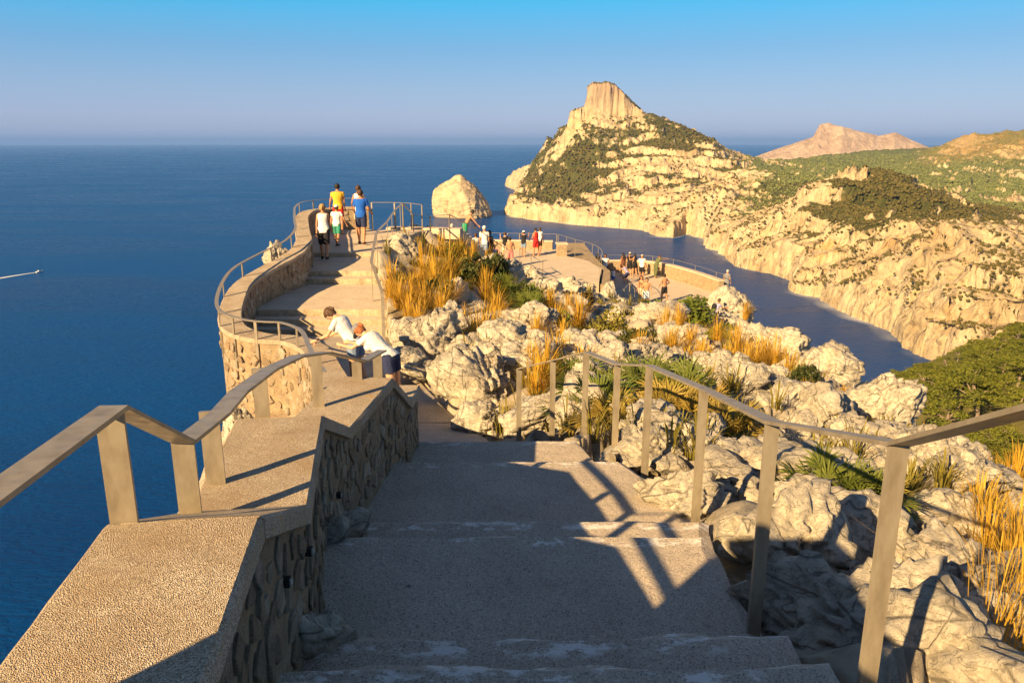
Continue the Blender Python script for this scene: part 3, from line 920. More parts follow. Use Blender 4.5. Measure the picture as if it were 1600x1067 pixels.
HG = {}
def hz(x, y):
    """height of the built ground at one spot, looked up in the hillside grid"""
    a = math.atan2(x, y+2.5); r = math.hypot(x, y+2.5)
    az, rr, Z = HG['az'], HG['rr'], HG['Z']
    i = min(max(int(np.searchsorted(az, a)), 1), len(az)-1); j = min(max(int(np.searchsorted(rr, r)), 1), len(rr)-1)
    t = min(max((a-az[i-1])/(az[i]-az[i-1]), 0), 1); s = min(max((r-rr[j-1])/(rr[j]-rr[j-1]), 0), 1)
    return float((Z[j-1, i-1]*(1-t)+Z[j-1, i]*t)*(1-s)+(Z[j, i-1]*(1-t)+Z[j, i]*t)*s)

def m_soil():
    t = NT('hillside_ground'); p = t.pos()
    n = t.noise(p, 0.9, 8, 0.65)
    c = t.ramp(n, [(0.25, (0.30, 0.25, 0.175)), (0.42, (0.42, 0.365, 0.28)), (0.62, (0.52, 0.46, 0.365)), (0.8, (0.43, 0.34, 0.23))])
    g = t.ramp(t.noise(p, 0.75, 7, 0.7), [(0.53, 0.0), (0.60, 1.0)])
    c = t.mix(t.math('MULTIPLY', g, 0.75), c, (0.19, 0.145, 0.06))
    fl = t.noise(t.pos((1.0, 1.0, 0.35)), 3.4, 10, 0.72, 1.2)
    c = t.mix(t.ramp(fl, [(0.40, 0.4), (0.47, 0.0)]), c, (0.16, 0.14, 0.12))
    b = t.bump(fl, 0.7, 0.09)
    b = t.bump(t.noise(p, 30.0, 7, 0.75), 0.8, 0.02, b)
    far = t.new('MapRange'); far.inputs['From Min'].default_value = 45; far.inputs['From Max'].default_value = 70
    sx = t.new('SeparateXYZ'); t.l.new(p, sx.inputs[0]); t.l.new(sx.outputs[1], far.inputs['Value'])
    c = t.mix(far.outputs[0], c, t.ramp(t.noise(p, 0.3, 6, 0.7), [(0.35, (0.10, 0.095, 0.03)), (0.6, (0.17, 0.15, 0.05)), (0.75, (0.34, 0.28, 0.18))]))
    return t.out(c, 0.95, b, 0, 0.15)
M_SOIL = m_soil()

def make_hill():
    az = np.radians(np.concatenate([np.linspace(-88, -40, 60), np.linspace(-39.5, 48, 420), np.linspace(49, 88, 24)]))
    rr = np.concatenate([[0.5], np.geomspace(0.9, 70, 330), np.geomspace(72, 330, 60)])
    A, RR = np.meshgrid(az, rr)
    X = np.sin(A)*RR; Y = np.cos(A)*RR-2.5
    Z = hill_z(X.ravel(), Y.ravel())
    HG.update(az=az, rr=rr, Z=Z.reshape(X.shape))
    V = np.stack([X.ravel(), Y.ravel(), Z], 1)
    F = grid_faces(*X.shape)[:, ::-1]
    F = F[(Z[F] > SEA-3.5).any(1)]
    o = link('rocky_hillside', mesh_np('rocky_hillside', V, F, M_SOIL, True))
    return tag(o, kind='structure')
HILL = make_hill()

# ------------------------------------------------------------------ stairs and paths
def tread(name, ya, yb, z, parent, lip=0.0, za=None, mat=M_PATH, thick=0.5, seed=0, padl=0.03):
    """one slab of the walkway between two forward distances, with worn edges"""
    nx = 34; ny = max(5, min(60, int((yb-ya)/0.05)))
    V = []; E = []
    rs = np.random.RandomState(seed+int(ya*100) % 97)
    tt = np.linspace(0, 1, ny)
    for j, t in enumerate(tt):
        for i in range(nx):
            s = i/(nx-1)
            y = ya+(yb-ya)*t
            xl = x_left(y)-padl; xr = x_right(y)
            x = xl+(xr-xl)*s
            wob = 0.035*float(mnoise.noise(Vector((x*2.3, yb*3.1, 1.7)))) + 0.014*float(mnoise.noise(Vector((x*11, yb*3.1, 4.7))))
            edge_w = 0.03*float(mnoise.noise(Vector((y*3.0, 9.1, 0.3))))*(s > 0.97)
            yy = y + (wob if t > 0.999 or t < 0.001 else 0) + 0.02*(s-0.5)
            zz = z if za is None else za+(z-za)*t
            zz += 0.008*float(mnoise.noise(Vector((x*1.7, yy*1.7, 2.2))))
            dist = (yb-y)
            if t > 0.999 or s > 0.999: zz -= 0.025+0.02*abs(float(mnoise.noise(Vector((x*7, yy*7, 0)))))
            V.append((x+edge_w, yy, zz)); E.append(max(0.0, min(1.0, dist/0.16)) if lip else 1.0)
    F = [tuple(f) for f in grid_faces(ny, nx)]
    b = len(V)
    rim = [i for i in range(nx)] + [j*nx+nx-1 for j in range(1, ny)] + [(ny-1)*nx+i for i in range(nx-2, -1, -1)] + [j*nx for j in range(ny-2, 0, -1)]
    for k in rim:
        x, y, zz = V[k]; V.append((x, y, zz-thick)); E.append(1.0)
    n = len(rim)
    for k in range(n):
        F.append((rim[k], b+k, b+(k+1) % n, rim[(k+1) % n]))
    me = mesh_np(name, V, F, mat, False)
    me.materials.append(M_RISER)
    nt = len(F)-n
    me.polygons.foreach_set('material_index', np.array([0]*nt+[1]*n, np.int32))
    set_attr(me, 'edge', E)
    return link(name, me, parent)

M_RISER = m_mortar(); M_RISER.name = 'rubble_riser'
for _n in M_RISER.node_tree.nodes:
    if _n.type == 'VALTORGB':
        for _e, _c in zip(_n.color_ramp.elements, ((0.34, 0.27, 0.18), (0.55, 0.46, 0.33), (0.66, 0.58, 0.45))): _e.color = (*_c, 1)
STAIR = tag(empty('stone_stairs', (0, 0, 0)), kind='structure')
k = 0
for ya, yb, z in ((-1.9,-1.2,-1.10),(-1.2,-0.5,-1.28),(-0.5,0.8,-1.5),(0.8,2.24,-1.69),(2.24,2.65,-1.87),(2.65,3.77,-2.05),(3.77,4.32,-2.25),(4.32,5.69,-2.45),(5.69,6.62,-2.65),(6.6,7.0,-2.85),(7.0,7.4,-3.05)):
    tread('step', ya, yb, z, STAIR, lip=1.0, seed=k); k += 1
PATH = tag(empty('walkway', (0, 0, 0)), kind='structure')
tread('path_slab', 7.4, 10.0, -3.75, PATH, za=-3.28)
tread('path_slab', 10.0, 16.3, -4.1, PATH, za=-3.75)
FSTAIR = tag(empty('far_stairs', (0, 0, 0)), kind='structure')
for ya, yb, z in ((16.3,16.65,-3.96),(16.65,17.05,-3.82),(17.05,20.3,-3.68),(20.3,20.75,-3.54),(20.75,23.4,-3.40),(23.4,29.8,-3.27)):
    tread('step', ya, yb, z, FSTAIR, mat=M_DECK, thick=0.7, padl=0.05)

def deck(name, poly, z, thick, mat, parent=None):
    m = MB(); m.prism(poly, z-thick, z); return m.build(name, mat, parent)
pl1 = deck('viewing_platform', PLAT1, Z1, 1.2, M_DECK); tag(pl1, kind='structure')
pl2 = deck('lower_viewing_platform', PLAT2, Z2, 1.5, M_DECK); tag(pl2, kind='structure')
m = MB(); m.prism([(5.35,39.4),(7.2,39.9),(6.9,42.0),(6.2,43.4),(5.3,43.6)], -9.6, -8.75)
tag(m.build('stair_landing', M_DECK), kind='structure')
PST = tag(empty('platform_stairs', (0, 0, 0)), kind='structure')
NS = 22
for i in range(NS):
    a = ST_A+st_dir*(st_len*i/NS); b = ST_A+st_dir*(st_len*(i+1)/NS)
    z = ST_A.z+(ST_B.z-ST_A.z)*i/(NS-1)
    q = [(a+st_n*1.5)[:2], (a-st_n*1.5)[:2], (b-st_n*1.5)[:2], (b+st_n*1.5)[:2]]
    deck('step', q, z+0.004*(i % 2), 0.4, M_DECK, PST)

# ------------------------------------------------------------------ stone walls
STONES = []
def stone_variants():
    rs = np.random.RandomState(3)
    for k in range(14):
        n = rs.randint(5, 8); an = np.sort(rs.uniform(0, 2*np.pi, n)+np.arange(n)*0.0)
        an = np.arange(n)*2*np.pi/n + rs.uniform(-0.45, 0.45, n); ra = rs.uniform(0.6, 1.25, n)
        V = [(r*math.cos(a), -0.25, r*math.sin(a)) for a, r in zip(an, ra)]
        V += [(r*math.cos(a), 0.55, r*math.sin(a)) for a, r in zip(an, ra)]
        V += [(0.84*r*math.cos(a)+rs.uniform(-0.1, 0.1), 0.9+rs.uniform(-0.5, 0.3), 0.84*r*math.sin(a)+rs.uniform(-0.1, 0.1)) for a, r in zip(an, ra)]
        F = []
        for i in range(n):
            j = (i+1) % n
            F.append((i, i+n, j+n, j)); F.append((i+n, i+2*n, j+2*n, j+n))
        F.append(tuple(2*n+i for i in range(n))[::-1])
        STONES.append(mesh_np('stone', V, F, M_STONE))
stone_variants()

def stones_on(line, side, ztop, zbot, w, h, parent, proud=0.02, limit=300, rs=None, u0=0.0, u1=1e9, skip=0.08):
    """face stones along a vertical wall; side +1 = right-hand (path) face, -1 = sea face"""
    rs = rs or random.Random(11)
    P = [np.array(p[:2], float) for p in line]
    cum = [0.0]
    for a, b in zip(P[:-1], P[1:]): cum.append(cum[-1]+float(np.linalg.norm(b-a)))
    n = 0; u = max(w*0.5, u0)
    while u < min(cum[-1], u1):
        i = min(max(int(np.searchsorted(cum, u))-1, 0), len(P)-2)
        t = (u-cum[i])/max(cum[i+1]-cum[i], 1e-6)
        q = P[i]+(P[i+1]-P[i])*t; d = (P[i+1]-P[i])/max(np.linalg.norm(P[i+1]-P[i]), 1e-9)
        nrm = np.array([d[1], -d[0]])*side
        zt = ztop(u, i, t); zb = zbot(u, i, t, q)
        z = zt-h*rs.uniform(0.4, 0.9)
        while z > zb:
            if rs.random() > skip:
                sw = w*rs.uniform(0.38, 0.62); sh = h*rs.uniform(0.38, 0.62)
                o = link('stone', STONES[rs.randrange(len(STONES))], parent)
                o.location = (q[0]+d[0]*rs.uniform(-.25, .25)*w, q[1]+d[1]*rs.uniform(-.25, .25)*w, z)
                o.rotation_euler = (rs.uniform(-.12, .12), rs.uniform(-0.6, 0.6), math.atan2(nrm[1], nrm[0])-math.pi/2)
                o.scale = (sw, proud*rs.uniform(0.5, 1.4), sh)
                n += 1
                if n >= limit: return n
            z -= h*rs.uniform(0.85, 1.1)
        u += w*rs.uniform(0.9, 1.05)
    return n

def wall_body(line, zbot, parent, name='masonry', cop=0.07):
    inn = line; out = offset_line(line, WT)
    V = []; F = []
    for p, q in zip(inn, out):
        zb = zbot(p)
        V += [(p[0], p[1], p[2]-cop), (p[0], p[1], zb), (q[0], q[1], zb-0.9), (q[0], q[1], p[2]-cop)]
    n = len(inn)
    for i in range(n-1):
        a = i*4; b = a+4
        F += [(a, b, b+1, a+1), (a+2, b+2, b+3, a+3), (a+3, b+3, b, a), (a+1, b+1, b+2, a+2)]
    F += [(0, 1, 2, 3), tuple((n-1)*4+k for k in (3, 2, 1, 0))]
    return link(name, mesh_np(name, V, F, M_MORTAR), parent)

def coping(line, parent, joints, over=0.03, th=0.075):
    """coping slabs between the joint indices"""
    inn = offset_line(line, -over); out = offset_line(line, WT+over)
    for a, b in zip(joints[:-1], joints[1:]):
        V = []; F = []
        sub = []
        for i in range(a, b+1):
            sub.append((inn[i], out[i], line[i][2]))
        # resample so that the surface can be a little uneven and the arrises worn
        pts = []
        for (p0, q0, z0), (p1, q1, z1) in zip(sub[:-1], sub[1:]):
            L = math.hypot(p1[0]-p0[0], p1[1]-p0[1]); n = max(1, int(L/0.09))
            for k in range(n):
                t = k/n
                pts.append((p0[0]+(p1[0]-p0[0])*t, p0[1]+(p1[1]-p0[1])*t, q0[0]+(q1[0]-q0[0])*t, q0[1]+(q1[1]-q0[1])*t, z0+(z1-z0)*t))
        p, q, z = sub[-1]; pts.append((p[0], p[1], q[0], q[1], z))
        # small gap at each joint
        g = 0.004
        for e, nb in ((0, 1), (-1, -2)):
            d = np.array(pts[nb])-np.array(pts[e]); L = np.hypot(d[0], d[1]); pts[e] = tuple(np.array(pts[e])+d*(g/max(L, 1e-6)))
        m = 7
        for j, (px, py, qx, qy, z) in enumerate(pts):
            prof = [(0, -th), (0, -0.012), (0.03, 0), (0.25, 0), (0.5, 0), (0.75, 0), (0.97, 0), (1, -0.012), (1, -th)]
            for s, dz in prof:
                x = px+(qx-px)*s; y = py+(qy-py)*s
                wob = 0.006*float(mnoise.noise(Vector((x*5, y*5, 3)))) if dz == 0 else 0
                e = 0.006*float(mnoise.noise(Vector((x*14, y*14, 8)))) if s in (0, 1) else 0
                V.append((x+e, y, z+dz+wob))
        k = len(prof)
        for j in range(len(pts)-1):
            for i in range(k-1):
                F.append((j*k+i, j*k+i+1, (j+1)*k+i+1, (j+1)*k+i))
            F.append((j*k+k-1, j*k, (j+1)*k, (j+1)*k+k-1))
        F.append(tuple(range(k))[::-1]); F.append(tuple((len(pts)-1)*k+i for i in range(k)))
        link('coping_slab', mesh_np('coping_slab', V, [f[::-1] for f in F], M_COP), parent)

WALL1 = empty('sea_wall', (-0.8, 2.0, -2.0))
tag(WALL1, 'low rubble stone wall with stepped pebbled coping on the left of the stairs', 'wall', 'sea walls along the walkway')
WALL2 = empty('sea_wall', (-3.0, 12.0, -4.0))
tag(WALL2, 'curving golden stone wall along the far path and its rounded bay', 'wall', 'sea walls along the walkway')
for w in (WALL1, WALL2):
    w.location = (0, 0, 0)
wall_body(NEAR_W, lambda p: floor_z(p[1])-0.3, WALL1)
coping(NEAR_W, WALL1, [0, 2, 4, 6, 8, 10, 12, 14])
wall_body(FAR_S, lambda p: floor_z(p[1])-0.45, WALL2)
nF = len(FAR_S)
coping(FAR_S, WALL2, [i for i in range(0, nF-2, 4)]+[nF-1])

def zt_line(line, cop=0.085):
    return lambda u, i, t: line[i][2]+(line[i+1][2]-line[i][2])*t-cop
rs = random.Random(21)
i0 = 7
sub = NEAR_W[i0:]
stones_on(sub, 1, zt_line(sub), lambda u, i, t, q: floor_z(q[1])+0.02, 0.098, 0.135, WALL1, 0.013, 295, rs)
sub = FAR_S[5*4:5*9+1]
stones_on(offset_line(sub, WT) and [(a[0], a[1], b[2]) for a, b in zip(offset_line(sub, WT), sub)], -1, zt_line(sub), lambda u, i, t, q: -5.3, 0.21, 0.19, WALL2, 0.025, 230, rs)
sub = FAR_S[5*9:5*12+1]
stones_on(sub, 1, zt_line(sub), lambda u, i, t, q: floor_z(q[1]), 0.26, 0.20, WALL2, 0.02, 70, rs)
sub = FAR_S[5*12:]
stones_on(sub, 1, zt_line(sub), lambda u, i, t, q: floor_z(q[1]), 0.33, 0.24, WALL2, 0.022, 90, rs)
sub = FAR_S[5*6+2:5*9]
stones_on(sub, 1, zt_line(sub), lambda u, i, t, q: floor_z(q[1]), 0.26, 0.22, WALL2, 0.02, 60, rs)
# little black lamps set into the wall face
M_BLACK = m_plain('black_metal', (0.02, 0.02, 0.02), 0.4)
M_LENS = m_plain('lamp_lens', (0.5, 0.5, 0.48), 0.2)
for y, dz in ((2.28, -0.26), (2.62, -0.20), (1.75, -0.95), (4.05, -0.45)):
    x = x_left(y); zt = float(np.interp(y, [p[1] for p in NEAR_W], [p[2] for p in NEAR_W]))
    m = MB(); m.box((x+0.008, y, zt+dz), (0.035, 0.026, 0.032)); lamp = m.build('wall_lamp', M_BLACK, WALL1)
    m = MB(); m.box((x+0.028, y, zt+dz), (0.006, 0.014, 0.018)); m.build('lens', M_LENS, lamp)

# ------------------------------------------------------------------ railings
def rail(name, pts, posts, label, w=0.078, th=0.014, pw=0.072, pd=0.018, smooth=1, group='flat steel railings', drop=None, cat='railing', face=None):
    """flat handrail along pts; posts = [(x, y, ztop, zbottom)]"""
    t = empty(name, (0, 0, 0))
    line = catmull(pts, smooth) if smooth > 1 else [tuple(p) for p in pts]
    L = np.array(line, float)
    V = []; F = []
    n = len(L)
    for i in range(n):
        d0 = L[i]-L[i-1] if i > 0 else L[1]-L[0]
        d1 = L[i+1]-L[i] if i < n-1 else d0
        d = d0/np.linalg.norm(d0)+d1/np.linalg.norm(d1)
        h = np.array([d[0], d[1]]); hl = np.linalg.norm(h)
        s = np.array([-h[1], h[0], 0])/max(hl, 1e-6)
        for a, b in ((-1, 0), (1, 0), (1, -1), (-1, -1)):
            V.append(L[i]+s*(a*w/2)+np.array([0, 0, b*th]))
    for i in range(n-1):
        for k in range(4):
            F.append((i*4+k, (i+1)*4+k, (i+1)*4+(k+1) % 4, i*4+(k+1) % 4))
    F += [(0, 1, 2, 3), tuple((n-1)*4+k for k in (3, 2, 1, 0))]
    link('handrail', mesh_np('handrail', V, F, M_STEEL), t)
    for x, y, zt, zb in posts:
        i = int(np.argmin((L[:,0]-x)**2+(L[:,1]-y)**2)); j = min(max(i, 1), n-2) if n > 2 else 0
        d = L[min(j+1, n-1)]-L[max(j-1, 0)]
        if face is not None: d = np.array([math.cos(face), math.sin(face), 0])
        m = MB(); m.bar((x, y, zb), (x, y, zt-th*0.7), pw, pd, (d[0], d[1], 0)); m.build('post', M_STEEL, t)
    return tag(t, label, cat, group)

# near left railing on the outer edge of the wall
LR = [(-1.0,0.56,-0.665),(-1.02,1.0,-0.675),(-1.095,2.0,-0.70),(-1.096,2.40,-0.962),(-1.11,2.75,-0.992),(-1.16,3.1,-1.02),(-1.22,3.7,-1.10),(-1.25,4.3,-1.20),(-1.24,4.95,-1.355),(-1.12,5.55,-1.585),(-1.06,6.05,-1.64)]
lpost = [(-1.11,2.0,-0.71,-1.25),(-1.11,2.42,-0.965,-1.6),(-1.17,2.80,-0.995,-1.9),(-1.29,3.75,-1.105,-2.0),(-1.30,4.9,-1.345,-2.3),(-1.17,5.55,-1.59,-2.2),(-1.10,6.03,-1.645,-2.3)]
rail('steel_railing', LR, lpost, 'zigzag flat steel railing on the near sea wall at the left of the stairs', face=0.25)

# right railing beside the stairs
RRp = []
for u, v, y in ((1900,560,1.0),(1405,690,2.0),(1207,657,2.9),(1100,606,4.55),(1015,570,5.7),(965,568,6.5),(916,549,7.1),(864,562,7.7),(811,575,8.2)):
    RRp.append(PY(u, v, y))
rp = [(p[0], p[1], p[2], min(floor_z(p[1])-0.25, p[2]-0.95)) for p in RRp]
rp[1] = (*rp[1][:3], rp[1][2]-1.15)
RAILR = rail('steel_railing', RRp, rp, 'flat steel railing with eight posts between the stairs and the boulders', pw=0.056, w=0.07, face=0.12)

# railing of the curving far wall
fo = offset_line(FAR_S, WT+0.02)
FR = [(a[0], a[1], b[2]+0.33) for a, b in zip(fo, FAR_S)]
FRr = FR[14:]
fp = [(p[0], p[1], p[2]-0.005, p[2]-0.95) for p in [FR[i] for i in (16,21,26,30,34,37,40,43,47,52,57,62,67,71,75,79,83,87,91,94)]]
rail('steel_railing', FRr, fp, 'flat steel railing following the outer edge of the curving far wall', w=0.07, pw=0.06)

# right-hand railing of the far path
q = []
for u, v, y in ((600,528,15.6),(597,456,16.5),(580,408,18.0),(588,363,20.9),(605,346,23.0),(612,336,25.0),(618,327,26.6),(625,321,27.6),(629,317,28.4)):
    q.append(PY(u, v, y))
qp = [(p[0], p[1], p[2], min(p[2]-1.0, floor_z(p[1])-0.15)) for p in q[1:]]
rail('steel_railing', q, qp, 'flat steel railing up the right side of the far path', w=0.07, pw=0.06)
q = [PY(u, v, y) for u, v, y in ((629,317,28.4),(645,335,29.0),(672,338,29.6),(702,335,30.0),(725,347,32.0),(752,362,35),(775,378,38),(797,392,41))]
qp = [(p[0], p[1], p[2], p[2]-1.05) for p in q]
rail('steel_railing', q, qp, 'dark steel railing running down the steps towards the upper platform', w=0.06, pw=0.06)
q = [PY(u, v, y) for u, v, y in ((812,388,41.5),(830,399,41),(848,410,40.3))]
qp = [(p[0], p[1], p[2], Z1-0.1) for p in q]
rail('steel_railing', q, qp, 'short sloping steel railing at the near corner of the upper platform', w=0.06, pw=0.055)
q = [(p[0], p[1], -2.28) for p in ((-5.5,30.45,0),(-4.6,30.4,0),(-3.9,30.0,0),(-3.4,29.3,0))]
rail('steel_railing', q, [(p[0], p[1], p[2], -3.4) for p in q], 'steel railing closing the far end of the path against the sea', w=0.06, pw=0.05)
# upper platform: curved railing on its right
q = catmull([(3.1,51.4,-5.95),(4.0,48.6,-5.95),(4.85,46.3,-5.95),(5.1,43.5,-5.95),(4.55,39.6,-5.95)], 4)
rail('steel_railing', q, [(p[0], p[1], p[2], Z1-0.2) for p in q[::2]], 'curved steel railing on the right edge of the upper platform', w=0.05, pw=0.045)
q = [(-2.0,52.2,-5.95),(0.5,51.9,-5.95),(3.0,51.5,-5.95)]
rail('steel_railing', q, [(p[0], p[1], p[2], Z1-0.2) for p in q], 'thin railing above the back parapet of the upper platform', w=0.04, pw=0.04)
# lower platform parapet and thin rail
P2W = catmull([(6.0,56.5,-8.5),(9.2,56.5,-8.5),(10.9,55.1,-8.5),(12.2,51.8,-8.5),(13.15,48.2,-8.5)], 4)
PW2 = empty('parapet_wall'); tag(PW2, 'long pale parapet along the outer edge of the lower platform', 'parapet')
m = MB(); ou = offset_line(P2W, 0.35); inn = [(p[0], p[1]) for p in P2W]
m.prism(inn+ou[::-1], -11.0, -8.58); m.build('masonry', M_MORTAR, PW2)
in2 = offset_line(P2W, -0.03); ou2 = offset_line(P2W, 0.38)
m = MB(); m.prism(in2+ou2[::-1], -8.578, -8.48); m.build('coping_slab', M_DECK, PW2)
q = [(p[0], p[1], -8.12) for p in offset_line(P2W, 0.3)]
rail('steel_railing', q, [(p[0], p[1], p[2], -8.5) for p in q[::3]+[q[-1]]], 'thin rail above the parapet of the lower platform', w=0.035, pw=0.035)
PW1 = empty('parapet_wall'); tag(PW1, 'low parapet at the back of the upper platform', 'parapet')
m = MB(); m.prism([(-2.0,52.0),(2.7,51.4),(2.75,51.75),(-2.0,52.35)], Z1-0.5, Z1+0.52); m.build('masonry', M_MORTAR, PW1)
m = MB(); m.prism([(-2.03,51.96),(2.72,51.36),(2.78,51.79),(-2.03,52.39)], Z1+0.523, Z1+0.60); m.build('coping_slab', M_DECK, PW1)
PIL = empty('stone_pillar'); tag(PIL, 'square stone pillar on the right of the upper platform', 'pillar')
m = MB(); m.box((3.15,48.7,Z1+0.36), (0.58,0.58,0.72), 0.15); m.build('shaft', M_MORTAR, PIL)
m = MB(); m.box((3.15,48.7,Z1+0.775), (0.66,0.66,0.10), 0.15); m.build('cap', M_DECK, PIL)
# retaining wall between the two platforms
m = MB(); m.prism([(4.55,39.0),(5.05,39.0),(5.6,43.4),(5.35,46.8),(5.2,56),(3.3,56),(3.2,51.8),(3.6,48.6),(4.75,46.6),(5.2,43.5)], -12, Z1-0.12)
tag(m.build('retaining_wall', M_MORTAR), 'rough stone retaining wall between the two viewing platforms', 'wall')
# gate-like railing of the landing between the platforms
q = [PY(938,449,42.5), PY(975,452,41.0), PY(984,441,42.5)]
rail('steel_railing', q, [(p[0], p[1], p[2], -8.8) for p in q], 'pale railing around the landing between the two platforms', w=0.05, pw=0.05)
q = [PY(984,441,43.0), PY(992,452,42.2)]
rail('steel_railing', q, [(p[0], p[1], p[2], -9.5) for p in q], 'short stair railing going down onto the lower platform', w=0.05, pw=0.05)

# unseen pier added on the wall to shade the landing
BLOCKER = empty('shade_blocker'); tag(BLOCKER, 'unseen added pier on the sea wall at the top of the stairs', 'blocker')
m = MB(); m.box((-1.125, 0.08, -0.95), (0.55, 0.94, 1.6)); m.build('shaft', M_MORTAR, BLOCKER)
m = MB(); m.box((-1.125, 0.08, -0.11), (0.59, 0.98, 0.07)); m.build('cap', M_COP, BLOCKER)
# ------------------------------------------------------------------ boulders
def rock_mesh(name, seed, sub=4, mat=None):
    rs = np.random.RandomState(seed)
    bm = bmesh.new(); bmesh.ops.create_icosphere(bm, subdivisions=sub, radius=1.0)
    V = np.array([v.co[:] for v in bm.verts]); F = np.array([[v.index for v in f.verts] for f in bm.faces]); bm.free()
    n = V/np.linalg.norm(V, axis=1, keepdims=True)
    r = np.full(len(V), 1.25)
    for k in range(20):                                   # broken faces
        d = rs.normal(size=3); d[2] *= 0.8; d /= np.linalg.norm(d)
        dot = n@d; h = rs.uniform(0.62, 1.0)
        r = np.where(dot > 0.2, np.minimum(r, h/np.maximum(dot, 0.2)), r)
    off = rs.uniform(0, 50, 3)
    q = n*r[:, None]
    st = np.array([1.0, 1.0, 1.0])
    ax = rs.normal(size=3); ax /= np.linalg.norm(ax)
    warp = q + 0.22*np.stack([fbm(q*2.1+off+k*9.1, 3, seed % 37+k) for k in range(3)], 1)
    bed = warp@ax
    tq = bed*rs.uniform(3.5, 5.5)+0.35*fbm(q*2+off, 2, 5)
    fr = tq-np.floor(tq)
    r = r + 0.13*(np.clip(fr*1.12, 0, 1)-0.5)                       # broken bedding steps
    r = r + 0.05*fbm(q*1.7+off, 4, seed % 50, 0.6, True)
    cc = rs.normal(size=(46, 3)); cc /= np.linalg.norm(cc, axis=1, keepdims=True)
    wn_ = warp/np.linalg.norm(warp, axis=1, keepdims=True)
    dd = wn_@cc.T; ci = dd.argmax(1)
    srt = np.sort(dd, 1); edge = srt[:, -1]-srt[:, -2]
    r = r + rs.uniform(-0.12, 0.08, 46)[ci] + ((wn_*rs.normal(size=(46, 3))[ci]).sum(1))*0.07
    r = r - 0.06*np.clip(1-edge/0.018, 0, 1)*(rs.uniform(0, 1, 46)[ci] > 0.45)
    flute = fbm(warp*np.array([4.2, 4.2, 1.1])+off, 4, seed % 50+3, 0.62, True)
    r = r + 0.045*flute
    cr = np.abs(vnoise(warp*np.array([2.4, 2.4, 1.3])+off, seed % 31))
    r = r - 0.07*np.clip(1-cr/0.04, 0, 1)*(vnoise(q*1.3+off, 77) > -0.1)
    r = r + 0.03*fbm(q*8+off, 4, seed % 40+7, 0.65, True)
    return mesh_np(name, n*r[:, None], F, mat or M_ROCK, False)

ROCKS = [rock_mesh('boulder', 100+i, 5) for i in range(14)]
SMALL = [rock_mesh('rock', 200+i, 4) for i in range(8)]
BG = 'limestone boulders on the slope'
